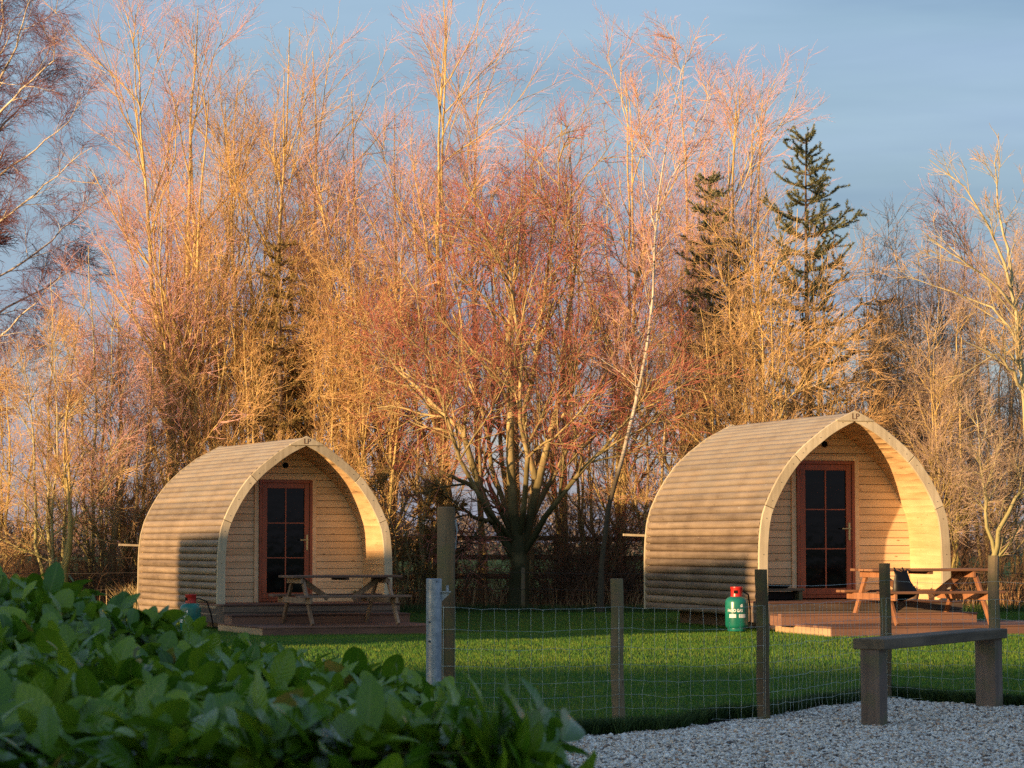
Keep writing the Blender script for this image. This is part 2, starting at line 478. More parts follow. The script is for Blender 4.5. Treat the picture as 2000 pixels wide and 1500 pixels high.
xs = np.array([-4000, -1500, -500, -150, -60] + list(np.arange(-30, 30.1, .5)) + [60, 150, 500, 1500, 4000], float)
ys = np.array([-400, -120, -40, -10] + list(np.arange(0, 62.1, .5)) + [80, 120, 200, 400, 900, 2000, 5000], float)
GX, GY = np.meshgrid(xs, ys)
V = np.stack([GX, GY, gz(GX, GY)], -1).reshape(-1, 3)
nx, ny = len(xs), len(ys)
ii = (np.arange(ny - 1)[:, None] * nx + np.arange(nx - 1)[None]).ravel()
me = np_mesh('ground', V, np.stack([ii, ii + 1, ii + 1 + nx, ii + nx], 1))
tag(link('ground', me, M['grassground']), kind='structure')

# gravel yard in the lower right: edge against the lawn, as y over x
GE = [(0.15, 15.6), (0.36, 16.2), (0.7, 16.6), (1.1, 17.1), (1.45, 17.8), (1.85, 18.3), (2.2, 19.1), (2.6, 19.7), (2.95, 20.5), (3.3, 19.9), (3.8, 19.5), (5, 19.2), (9, 19.0)]
gex, gey = np.array([p[0] for p in GE]), np.array([p[1] for p in GE])


def edge(x):
    x = np.asarray(x, float)
    return np.interp(x, gex, gey) + .05 * np.sin(x * 17) + .035 * np.sin(x * 41 + 1)


def soilw(x):
    x = np.asarray(x, float)
    return .09 + .30 * np.exp(-((x - 1.45) / .22) ** 2) + .38 * np.exp(-((x - 3.12) / .26) ** 2) + .25 * np.exp(-((x - .5) / .25) ** 2) + .05 * np.sin(x * 13) ** 2


def sheet(name, x0, x1, y0, off, z, matl, n=240, rough=0):
    X = np.linspace(x0, x1, n)
    yt = edge(X) + (soilw(X) - .01 if rough else off) + rough * np.sin(X * 23) * np.sin(X * 9 + 2)
    rows = 14
    V = []
    for j in range(rows):
        t = j / (rows - 1)
        Y = y0 + (yt - y0) * t
        V.append(np.stack([X, Y, gz(X, Y) + z], 1))
    V = np.concatenate(V)
    i = (np.arange(rows - 1)[:, None] * n + np.arange(n - 1)[None]).ravel()
    return link(name, np_mesh(name, V, np.stack([i, i + 1, i + 1 + n, i + n], 1)), matl)


tag(sheet('soil', -.2, 9, 13.5, .10, .004, M['soil'], rough=.03), kind='structure')
m, nt, b = mat('gravel_bed')
L = nt.links.new
tc = nd(nt, 'ShaderNodeTexCoord')
v = nd(nt, 'ShaderNodeTexVoronoi', Scale=70.); L(tc.outputs['Object'], v.inputs['Vector'])
sp = nd(nt, 'ShaderNodeSeparateColor'); L(v.outputs['Color'], sp.inputs[0])
r = ramp(nt, [(.0, (.26, .24, .21)), (.3, (.52, .48, .43)), (.8, (.76, .72, .66)), (1, (.42, .3, .21))])
L(sp.outputs[0], r.inputs['Fac']); L(r.outputs['Color'], b.inputs['Base Color'])
bp = nd(nt, 'ShaderNodeBump', Strength=1., Distance=.02); bp.invert = True
L(v.outputs['Distance'], bp.inputs['Height']); L(bp.outputs['Normal'], b.inputs['Normal'])
b.inputs['Roughness'].default_value = .85
M['gravelbed'] = m
tag(sheet('gravel_path', .0, 9, 2.0, 0, .010, M['gravelbed']), kind='structure')

# loose stones
rng = np.random.default_rng(3)
n = 120000
y = 12.6 + (20.8 - 12.6) * rng.random(n) ** 1.0
x = y * (-.03 + .27 * rng.random(n))
ok = (y < edge(x) + np.abs(rng.normal(0, .05, n)) * (rng.random(n) < .4)) & (x > .05)
x, y = x[ok], y[ok]; n = len(x)
s = rng.gamma(5, .0013, n) * .92 + .0028
octa = np.array([[1, 0, 0], [-1, 0, 0], [0, 1, 0], [0, -1, 0], [0, 0, 1], [0, 0, -1]], float)
tri = np.array([[0, 2, 4], [2, 1, 4], [1, 3, 4], [3, 0, 4], [2, 0, 5], [1, 2, 5], [3, 1, 5], [0, 3, 5]])
V = octa[None] * (.65 + .7 * rng.random((n, 6, 1))) + rng.normal(0, .18, (n, 6, 3))
ax = rng.normal(size=(n, 3, 3)); q, _ = np.linalg.qr(ax)
V = np.einsum('nij,nkj->nki', q, V) * s[:, None, None]
V[:, :, 2] *= .7
V += np.stack([x, y, gz(x, y) + .010 + s * .35], 1)[:, None]
Fc = (tri[None] + (np.arange(n) * 6)[:, None, None]).reshape(-1, 3)
M['stone'], nt, b = mat('loose_stones')
L = nt.links.new
at = nd(nt, 'ShaderNodeAttribute', attribute_name='tint')
r = ramp(nt, [(0, (.05, .045, .04)), (.10, (.16, .12, .10)), (.2, (.44, .40, .35)), (.45, (.68, .64, .57)), (.74, (.86, .83, .77)), (.88, (.58, .43, .30)), (1, (.34, .18, .11))])
r.color_ramp.interpolation = 'LINEAR'
L(at.outputs['Fac'], r.inputs['Fac']); L(r.outputs['Color'], b.inputs['Base Color']); b.inputs['Roughness'].default_value = .8
tag(link('gravel', np_mesh('gravel', V.reshape(-1, 3), Fc, tint=np.repeat(rng.random(n), 8), smooth=False), M['stone']), kind='stuff')


# grass blades -------------------------------------------------------------
def blades(name, X, Y, h, w, lean, matl, seed=0, z0=0.0):
    rg = np.random.default_rng(seed)
    n = len(X)
    a = rg.random(n) * 2 * np.pi
    d = np.stack([np.cos(a), np.sin(a), 0 * a], 1)
    la = rg.random(n) * 2 * np.pi
    l = np.stack([np.cos(la), np.sin(la), 0 * a], 1) * (lean * rg.random(n) * h)[:, None]
    base = np.stack([X, Y, gz(X, Y) + z0], 1)
    up = np.array([0, 0, 1.]) * h[:, None]
    V = np.stack([base - d * (w / 2)[:, None], base + d * (w / 2)[:, None],
                  base + l * .35 + up * .6 + d * (w * .38)[:, None], base + l * .35 + up * .6 - d * (w * .38)[:, None],
                  base + l + up], 1)
    k = np.arange(n)[:, None] * 5
    F4 = np.concatenate([k + [[0, 1, 2]], k + [[0, 2, 3]], k + [[3, 2, 4]]])
    t = rg.random(n)
    return link(name, np_mesh(name, V.reshape(-1, 3), F4, tint=np.concatenate([t, t, t]), smooth=False), matl)


m, nt, b = mat('grass_blades')
L = nt.links.new
at = nd(nt, 'ShaderNodeAttribute', attribute_name='tint')
tc = nd(nt, 'ShaderNodeTexCoord')
n1 = nd(nt, 'ShaderNodeTexNoise', Scale=.8, Detail=5.0, Roughness=.7); L(tc.outputs['Object'], n1.inputs['Vector'])
ad = nd(nt, 'ShaderNodeMath', operation='MULTIPLY_ADD'); ad.inputs[1].default_value = .45
L(at.outputs['Fac'], ad.inputs[0]); L(n1.outputs['Fac'], ad.inputs[2])
r = ramp(nt, [(.3, (0.022, 0.090, 0.014)), (.66, (0.060, 0.170, 0.018)), (.95, (0.17, 0.23, 0.025))])
L(ad.outputs[0], r.inputs['Fac']); L(r.outputs['Color'], b.inputs['Base Color'])
b.inputs['Roughness'].default_value = .6; b.inputs['Specular IOR Level'].default_value = .25
tr = nd(nt, 'ShaderNodeBsdfTranslucent'); L(r.outputs['Color'], tr.inputs['Color'])
mx = nd(nt, 'ShaderNodeMixShader'); mx.inputs['Fac'].default_value = .3
L(b.outputs[0], mx.inputs[1]); L(tr.outputs[0], mx.inputs[2])
L(mx.outputs[0], nt.nodes['Material Output'].inputs['Surface'])
M['blade'] = m

rng = np.random.default_rng(11)
n = 330000
y = 15.8 + (47.5 - 15.8) * rng.random(n) ** .95
x = y * (-.17 + .38 * rng.random(n))
ok = (y > edge(x) + soilw(x) + rng.normal(0, .03, n)) | (x < .0)
x, y = x[ok], y[ok]
h = .016 + .020 * rng.random(len(x)); w = .0045 + .003 * rng.random(len(x))
o = blades('grass', x, y, h, w, .8, M['blade'], 1)
tag(o, kind='stuff')
# longer rough grass where the mower does not reach: fence foot and the lawn's far edge
n = 26000
x1 = rng.uniform(-.2, 5.2, n); y1 = edge(x1) + soilw(x1) - .07 + np.abs(rng.normal(0, .15, n))
h1 = .05 + .07 * rng.random(n)
x2 = rng.uniform(-9, 10, 22000); y2 = 46.5 + rng.normal(0, .45, 22000)
h2 = .05 + .13 * rng.random(22000)
m = noisy('rough_grass_blades', (0.012, 0.035, 0.008), (0.06, 0.10, 0.025), 2, .7, .2, bump=0, tintk=.6)
tag(blades('rough_grass', np.r_[x1, x2], np.r_[y1, y2], np.r_[h1, h2], np.full(48000, .006), 1.0, m, 2), kind='stuff')
# dead stalks under the trees
n = 15000
x = rng.uniform(-11, 12, n); y = rng.uniform(46.9, 50.5, n)
h = .15 + .55 * rng.random(n) ** 2
m = noisy('dry_stalks_mat', (0.12, 0.05, 0.025), (0.42, 0.26, 0.12), 2, .7, .2, bump=0, tintk=.7)
tag(blades('dry_grass', x, y, h, np.full(n, .010), .7, m, 5), kind='stuff')
n = 1500
x = rng.normal(-6.55, .22, n); y = rng.normal(46.0, .3, n); h = .15 + .4 * rng.random(n)
m = noisy('straw', (0.35, 0.24, 0.10), (0.62, 0.48, 0.25), 2, .7, .2, bump=0, tintk=.7)
o = blades('dry_grass_tuft', x, y, h, np.full(n, .008), 1.2, m, 6)
tag(o, 'straw coloured grass tuft behind the left pod', 'grass tuft')


# ------------------------------------------------------------------ camping pods
HW, PH = 1.465, 2.88
HALF = [(1, 0), (1, .1), (1, .2), (1, .3), (.99, .40), (.965, .49), (.93, .54), (.875, .60), (.81, .66), (.745, .71), (.655, .77), (.59, .80),
        (.525, .833), (.385, .887), (.31, .917), (.17, .96), (0, 1.0)]


def half_profile(off=0.0, n=60):
    p = np.array(HALF) * [HW, PH]
    for _ in range(2):
        q = np.empty((2 * len(p) - 2, 2)); q[0::2] = p[:-1] * .75 + p[1:] * .25; q[1::2] = p[:-1] * .25 + p[1:] * .75
        p = np.vstack([p[:1], q, p[-1:]])
    s = np.r_[0, np.cumsum(np.hypot(*np.diff(p, axis=0).T))]
    t = np.linspace(0, s[-1], n)
    p = np.stack([np.interp(t, s, p[:, 0]), np.interp(t, s, p[:, 1])], 1)
    tg = np.gradient(p, axis=0); tg /= np.hypot(tg[:, 0], tg[:, 1])[:, None]
    nrm = np.stack([tg[:, 1], -tg[:, 0]], 1)
    nrm[-1] = [0, 1 / max(nrm[-1][1], .3)]
    q = p + nrm * off
    q[:, 0] = np.maximum(q[:, 0], 0)
    if off < 0:     # cut the part that would cross the middle
        pass
    return q


def at_z(prof, z):
    return float(np.interp(z, prof[:, 1], prof[:, 0]))


def strips(name, parent, matl, off, y0, y1, nb, fr, bul, seed, flip=False, zmin=None):
    """boards laid lengthwise round the arch; fr/bul: section of one board"""
    rg = np.random.default_rng(seed)
    dense = half_profile(off, 400)
    tg = np.gradient(dense, axis=0); tg /= np.hypot(tg[:, 0], tg[:, 1])[:, None]
    nrm = np.stack([tg[:, 1], -tg[:, 0]], 1)
    if zmin is not None:
        k = dense[:, 1] >= zmin; dense, nrm = dense[k], nrm[k]
    s = np.r_[0, np.cumsum(np.hypot(*np.diff(dense, axis=0).T))]
    V, Fc, tint = [], [], []
    ny_ = 7
    yy = np.linspace(y0, y1, ny_)
    for side in (-1, 1):
        for i in range(nb):
            a, c = s[-1] * i / nb, s[-1] * (i + 1) / nb
            tt = a + (c - a) * np.array(fr)
            wob = rg.normal(0, .0035, (ny_, 1))
            px_ = np.interp(tt, s, dense[:, 0]); pz = np.interp(tt, s, dense[:, 1])
            nx_ = np.interp(tt, s, nrm[:, 0]); nz = np.interp(tt, s, nrm[:, 1])
            bb = np.array(bul)[None] + wob * (np.array(bul)[None] != 0)
            X = (px_ + nx_ * bb) * side; Z = pz + nz * bb
            n0 = len(V)
            for j in range(ny_):
                for k in range(len(fr)): V.append((X[j, k], yy[j], Z[j, k]))
            K = len(fr); tn = rg.random()
            for j in range(ny_ - 1):
                for k in range(K - 1):
                    f = (n0 + j * K + k, n0 + j * K + k + 1, n0 + (j + 1) * K + k + 1, n0 + (j + 1) * K + k)
                    Fc.append(f if (side == -1) ^ flip else f[::-1]); tint.append(tn)
    me = np_mesh(name, np.array(V), np.array(Fc), tint=tint, smooth=True)
    return link(name, me, matl, parent), dense, s


def ring(seg_from, seg_to, oo, oi, y0, y1, side):
    """part of the arch band, between two fractions of its height"""
    a, b_ = half_profile(oo, 120), half_profile(oi, 120)
    za, zb = seg_from * PH, seg_to * PH
    n = 14
    t = np.linspace(za, zb, n)
    i0 = np.interp(t, half_profile(0, 120)[:, 1], np.arange(120))
    A = np.stack([np.interp(i0, np.arange(120), a[:, k]) for k in (0, 1)], 1)
    Bq = np.stack([np.interp(i0, np.arange(120), b_[:, k]) for k in (0, 1)], 1)
    vs, fs = [], []
    for y in (y0, y1):
        for k in range(n): vs.append((A[k, 0] * side, y, A[k, 1]))
        for k in range(n): vs.append((Bq[k, 0] * side, y, Bq[k, 1]))
    N = 2 * n
    for k in range(n - 1):
        fs += [(k, k + 1, n + k + 1, n + k), (N + k, N + n + k, N + n + k + 1, N + k + 1),
               (k, N + k, N + k + 1, k + 1), (n + k, n + k + 1, N + n + k + 1, N + n + k)]
    fs += [(0, n, N + n, N), (n - 1, N + n - 1, N + 2 * n - 1, 2 * n - 1)]
    return vs, fs


def text_mesh(name, body, size, matl, parent, loc, rot, extrude=.002, xs=1.0, bend=None, bold=0):
    cu = bpy.data.curves.new(name, 'FONT'); cu.body = body; cu.size = size; cu.extrude = extrude
    cu.offset = bold
    cu.align_x = 'CENTER'; cu.align_y = 'CENTER'
    tmp = bpy.data.objects.new('tmp', cu)
    me = bpy.data.meshes.new_from_object(tmp)
    bpy.data.objects.remove(tmp)
    Mx = Matrix.Translation(loc) @ rot.to_4x4() @ Matrix.Diagonal((xs, 1, 1, 1))
    me.transform(Mx)
    me.name = name
    return link(name, me, matl, parent)


def make_pod(loc, rz, label, seed, L=4.5):
    rg = random.Random(seed)
    pod = empty('camping_pod', loc, rz, label, 'pod', 'wooden camping pods on the lawn')
    fr = [0, .05, .17, .34, .5, .66, .83, .95, 1]
    bul = [-.034, .002, .017, .026, .029, .026, .017, .002, -.034]
    strips('log_cladding', pod, M['clad'], 0, 0.0, L, 31, fr, bul, seed)
    strips('arch_lining', pod, M['lining'], -.10, 0.0, 1.03, 32, [0, .05, .95, 1], [-.0015, 0, 0, -.0015], seed + 1, flip=True)
    # inner skin closing the shell at the back and the dark inside
    # nails in the cladding, in lines over the ribs
    nb = MB()
    dense = half_profile(.018, 400)
    s = np.r_[0, np.cumsum(np.hypot(*np.diff(dense, axis=0).T))]
    tg = np.gradient(dense, axis=0); tg /= np.hypot(tg[:, 0], tg[:, 1])[:, None]
    for side in (-1, 1):
        for i in range(31):
            for yy in np.linspace(.25, L - .2, 7):
                if rg.random() < .28: continue
                tt = s[-1] * (i + .5 + rg.uniform(-.2, .2)) / 31
                x_, z_ = np.interp(tt, s, dense[:, 0]), np.interp(tt, s, dense[:, 1])
                tx, tz = np.interp(tt, s, tg[:, 0]), np.interp(tt, s, tg[:, 1])
                c = Vector((x_ * side, yy + rg.uniform(-.04, .04), z_))
                nn = Vector((tz * side, 0, -tx)); t2 = Vector((tx * side, 0, tz)); yv = Vector((0, 1, 0))
                w_, h_ = rg.uniform(.006, .013), rg.uniform(.006, .016)
                c += nn * .002
                nb.add([c + yv * w_ + t2 * h_ * .4, c + t2 * h_, c - yv * w_, c - t2 * h_, c + nn * .003],
                       [(0, 1, 4), (1, 2, 4), (2, 3, 4), (3, 0, 4)])
    tag(nb.build('nail_heads', M['nail'], pod), kind='stuff')
    # arch band at the front: boards with joints, both sides
    for side in (-1, 1):
        for a, c, k in ((.065, .538, 0), (.541, .783, .004), (.786, .99, 0)):
            mb = MB(); vs, fs = ring(a, c, .024, -.112, -.045 - k, -.001, side)
            mb.add(vs, fs, rg.random()); sb = mb; sb.mi = 1      # screw heads
            P0 = half_profile(-.044, 120)
            for q in (.12, .5, .88):
                zz = (a + (c - a) * q) * PH
                i0 = np.interp(zz, half_profile(0, 120)[:, 1], np.arange(120))
                xx = np.interp(i0, np.arange(120), P0[:, 0]); z2 = np.interp(i0, np.arange(120), P0[:, 1])
                sb.lathe([(.007, -.052 - k), (.007, -.044 - k)], 6, (xx * side, 0, z2), ax='y')
            sb.build('fascia_board', [M['trim'], M['darkwire']], pod, bevel=.004)
        mb = MB(); vs, fs = ring(.0, .999, .034, -.05, L - .001, L + .045, side)
        mb.add(vs, fs, rg.random()); mb.build('rear_trim', M['trim'], pod)
    # apex block with its two carved letters
    mb = MB()
    mb.prism([(-.285, PH - .118), (.285, PH - .118), (.285, PH - .10), (0, PH + .035), (-.285, PH - .10)], -.066, .0, .3)
    ab = mb.build('apex_block', M['trim'], pod, bevel=.004)
    text_mesh('carved_letters', 'LP', .12, M['table'], ab, Vector((0, -.068, PH - .055)), Matrix.Rotation(R(90), 3, 'X'), .0015)
    # rear wall
    mb = MB(); pr = half_profile(-.02, 60)
    poly = [(-x_, z_) for x_, z_ in pr] + [(x_, z_) for x_, z_ in pr[::-1][1:]]
    mb.prism(poly[::-1], L - .06, L - .02); mb.build('rear_wall', M['wall'], pod)
    # floor slab and skids
    mb = MB(); mb.box(-HW + .03, HW - .03, .02, L - .02, .02, .12); mb.build('floor_frame', M['greydeck'], pod)
    for x_ in (-.95, .95):
        mb = MB(); mb.box(x_ - .08, x_ + .08, .35, L - .3, -.24, .018); mb.build('skid', M['greydeck'], pod)
    # front wall boards
    lin = half_profile(-.085, 200)
    mb = MB(); z0 = .21; bh = .112; i = 0
    while z0 < PH - .14:
        z1 = min(z0 + bh, PH - .12)
        w0, w1 = at_z(lin, z0), at_z(lin, z1)
        tn = rg.random()
        for (xa, xb, xc, xd) in ((-w0, w0, w1, -w1),):
            g = .004
            segs = [(xa, xb, xc, xd)] if z0 > 2.20 else [(xa, -.535, -.535, xd), (.535, xb, xc, .535)]
            for q in segs:
                vs = [(q[0], 1.0, z0 + g), (q[1], 1.0, z0 + g), (q[2], 1.0, z1 - g), (q[3], 1.0, z1 - g),
                      (q[0], 1.02, z0 + g), (q[1], 1.02, z0 + g), (q[2], 1.02, z1 - g), (q[3], 1.02, z1 - g)]
                mb.add(vs, [(0, 1, 2, 3), (0, 4, 5, 1), (3, 2, 6, 7)], tn if len(segs) == 1 else rg.random())
        z0 = z1; i += 1
    mb.build('front_wall', M['wall'], pod)
    mb = MB(); pr = half_profile(-.09, 60)
    poly = [(-x_, z_) for x_, z_ in pr] + [(x_, z_) for x_, z_ in pr[::-1][1:]]
    mb.prism(poly[::-1], 1.021, 1.06); mb.build('wall_backing', M['dark'], pod)
    # vent
    mb = MB(); mb.lathe([(.046, .985), (.046, 1.0)], 20, (0.0, 0, 2.47), ax='y'); mb.build('vent', M['dark'], pod)
    mb = MB()
    mb.lathe([(.056, .99), (.056, .9995)], 20, (0.0, 0, 2.47), ax='y')
    # door surround, frame, leaf
    DZ = .23
    dw, dh = .4625, 2.0
    mb = MB()
    mb.box(-dw - .075, -dw, .975, 1.0, DZ - .01, DZ + dh + .0, .8); mb.box(dw, dw + .075, .975, 1.0, DZ - .01, DZ + dh, .6)
    mb.box(-dw - .075, dw + .075, .972, 1.0, DZ + dh + .001, DZ + dh + .07, .7)
    mb.build('door_surround', M['wall'], pod, bevel=.003)
    mb = MB()
    mb.box(-dw + .001, -dw + .05, .955, 1.02, DZ, DZ + dh - .001, .3); mb.box(dw - .05, dw - .001, .955, 1.02, DZ, DZ + dh - .001, .5)
    mb.box(-dw + .051, dw - .051, .957, 1.02, DZ + dh - .05, DZ + dh - .001, .4); mb.box(-dw + .051, dw - .051, .957, 1.02, DZ, DZ + .045, .4)
    mb.build('door_frame', M['door'], pod, bevel=.004)
    mb = MB()
    a, c = dw - .053, dw - .14
    mb.box(-a, -c, .968, 1.012, DZ + .048, DZ + dh - .053, .6); mb.box(c, a, .968, 1.012, DZ + .048, DZ + dh - .053, .5)
    mb.box(-c, c, .97, 1.012, DZ + dh - .14, DZ + dh - .054, .7); mb.box(-c, c, .97, 1.012, DZ + .049, DZ + .145, .2)
    door = mb.build('door', M['door'], pod, bevel=.004)
    gz0, gz1 = DZ + .145, DZ + dh - .14
    ph3 = (gz1 - gz0) / 3
    for ci in (-1, 1):
        for ri in range(3):
            mb = MB(); xa, xb = (-c + .001, -.011) if ci < 0 else (.011, c - .001)
            zz = gz0 + ri * ph3
            mb.box(xa, xb, .992, .998, zz + (.009 if ri else .001), zz + ph3 - (.009 if ri < 2 else .001))
            mb.build('glass_pane', M['glass'], door)
    mb = MB(); mb.box(-.010, .010, .978, .999, gz0, gz1, .9)
    for ri in (1, 2):
        for xa, xb in ((-c, -.0101), (.0101, c)): mb.box(xa, xb, .979, .999, gz0 + ri * ph3 - .008, gz0 + ri * ph3 + .008, .9)
    mb.build('glazing_bars', M['door'], door)
    mb = MB(); hx = (a + c) / 2 + .004
    mb.box(hx - .016, hx + .016, .958, .9675, 1.07, 1.33)
    mb.lathe([(.011, .915), (.011, .958)], 10, (hx, 0, 1.24), ax='y')
    mb.beam((hx, .922, 1.24), (hx - .135, .922, 1.24), .016, .018)
    mb.build('handle', M['brass'], door, bevel=.003)
    for zz in (.42, 1.24, 2.05):
        mb = MB(); mb.lathe([(.012, zz - .05), (.012, zz + .05)], 10, (-a - .002, .957, 0))
        mb.build('hinge', M['door'], door)
    # rough pole fixed across the back
    mb = MB(); mb.beam((-HW - .36, L + .09, 1.16), (-HW + .5, L + .09, 1.13), .03, .035); mb.build('rear_pole', M['trim'], pod)
    return pod


def make_deck(loc, rz, label, seed, x0, x1, yf, xp0=-1.5, xp1=1.5):
    """stepped timber deck in front of a pod, heights over the ground"""
    rg = random.Random(seed)
    dk = empty('timber_deck', loc, rz, label, 'deck', 'timber decks in front of the pods')

    def boards(name, xa, xb, ya, yb, zt, matl, th=.028):
        mb = MB(); y_ = ya; w = .118
        while y_ + w <= yb + .02:
            mb.box(xa, xb, y_, min(y_ + w - .007, yb), zt - th, zt, rg.random()); y_ += w
        return mb.build(name, matl, dk, bevel=.004)
    # porch platform
    boards('platform_boards', xp0, xp1, -.40, .97, .43, M['deck'])
    mb = MB(); mb.box(xp0 + .01, xp1 - .01, -.385, -.35, .305, .400, rg.random()); mb.box(xp0 + .01, xp1 - .01, -.383, -.35, .13, .300, rg.random())
    mb.box(xp0 + .012, xp0 + .05, -.349, .97, .13, .40, rg.random()); mb.box(xp1 - .05, xp1 - .012, -.349, .97, .13, .40, rg.random())
    mb.build('platform_riser', M['greydeck'], dk, bevel=.003)
    boards('step_boards', xp0, xp1, -.83, -.42, .275, M['deck'])
    mb = MB(); mb.box(xp0 + .01, xp1 - .01, -.815, -.78, .11, .246, rg.random()); mb.box(xp0 + .012, xp0 + .05, -.779, -.42, .11, .246, .9)
    mb.box(xp1 - .05, xp1 - .012, -.779, -.42, .11, .246, .5)
    mb.build('step_riser', M['deck'], dk, bevel=.003)
    boards('deck_boards', x0, x1, yf, -.10, .135, M['deck'])
    mb = MB(); mb.box(x0 + .01, x1 - .01, yf + .01, yf + .045, -.04, .106, rg.random()); mb.build('front_fascia', M['deck'], dk, bevel=.003)
    mb = MB(); mb.box(x0 + .008, x0 + .045, yf + .046, -.10, -.04, .106, .8); mb.build('side_fascia', M['deckside'], dk, bevel=.003)
    return dk


A_R, A_L = R(17.5), R(24)
uR, vR = np.array([math.cos(A_R), math.sin(A_R), 0]), np.array([-math.sin(A_R), math.cos(A_R), 0])
uL, vL = np.array([math.cos(A_L), math.sin(A_L), 0]), np.array([-math.sin(A_L), math.cos(A_L), 0])
CR = np.array([3.47, 36.0, 0]) + 1.465 * uR
CL = np.array([-4.67, 40.75, -.15]) + 1.465 * uL
make_pod(tuple(CR + [0, 0, .215]), A_R, 'nearer wooden arched pod with sunlit porch, right of the bare tree', 21)
make_pod(tuple(CL + [0, 0, .205]), A_L, 'farther wooden arched pod behind the laurel hedge, left of the bare tree', 22)
dR = make_deck(tuple(CR), A_R, 'sunlit red brown stepped deck running right from the nearer pod', 31, -1.28, 4.2, -1.98)
dL = make_deck(tuple(CL), A_L, 'shaded grey brown stepped deck before the farther left pod', 32, -1.5, 1.45, -2.35)


def pr(lx, ly, z=0): return CR + lx * uR + ly * vR + np.array([0, 0, z])


def pl(lx, ly, z=0): return CL + lx * uL + ly * vL + np.array([0, 0, z])


# ------------------------------------------------------------------ picnic tables
def make_picnic(loc, rz, label, mt, ml, seed):
    rg = random.Random(seed)
    t = empty('picnic_table', loc, rz, label, 'picnic table', 'picnic tables on the decks')
    mb = MB(); W = .70; n = 5; bw = W / n
    for i in range(n):
        y_ = -W / 2 + i * bw
        mb.box(-.90 + rg.uniform(-.01, .01), .90 + rg.uniform(-.01, .01), y_ + .004, y_ + bw - .004, .725, .76, rg.random())
    mb.build('tabletop', mt, t, bevel=.004)
    mb = MB(); mb.box(-.03, .03, -.32, .32, .685, .724); mb.build('batten', mt, t)
    for sy in (-1, 1):
        mb = MB()
        for k in range(2):
            y_ = sy * (.52 + .125 * k)
            mb.box(-.92 + rg.uniform(-.01, .01), .90, min(y_, y_ + sy * .115), max(y_, y_ + sy * .115), .425, .46, rg.random())
        mb.build('seat', mt, t, bevel=.004)
    for sx in (-1, 1):
        x_ = sx * .70
        for sy in (-1, 1):
            mb = MB(); mb.beam((x_, sy * .70, .01), (x_, sy * .25, .685), .042, .078, rg.random(), up=(0, 1, 0))
            mb.build('leg', ml, t, bevel=.004)
        mb = MB(); mb.box(x_ - .065, x_ - .024, -.76, .76, .335, .424); mb.build('seat_bearer', ml, t, bevel=.004)
        mb = MB(); mb.box(x_ - .065, x_ - .024, -.33, .33, .64, .724); mb.build('top_bearer', ml, t, bevel=.004)
        mb = MB(); mb.beam((x_ - sx * .07, 0, .69), (x_ - sx * .50, 0, .40), .05, .08); mb.build('brace', ml, t, bevel=.004)
    return t


make_picnic(tuple(pr(.42, -1.22, .135)), A_R, 'sunlit orange brown picnic table on the right hand deck', M['table'], M['tleg'], 5)
make_picnic(tuple(pl(.05, -1.50, .135)), A_L, 'shaded weathered picnic table on the left hand deck', M['oldtable'], M['oldleg'], 6)


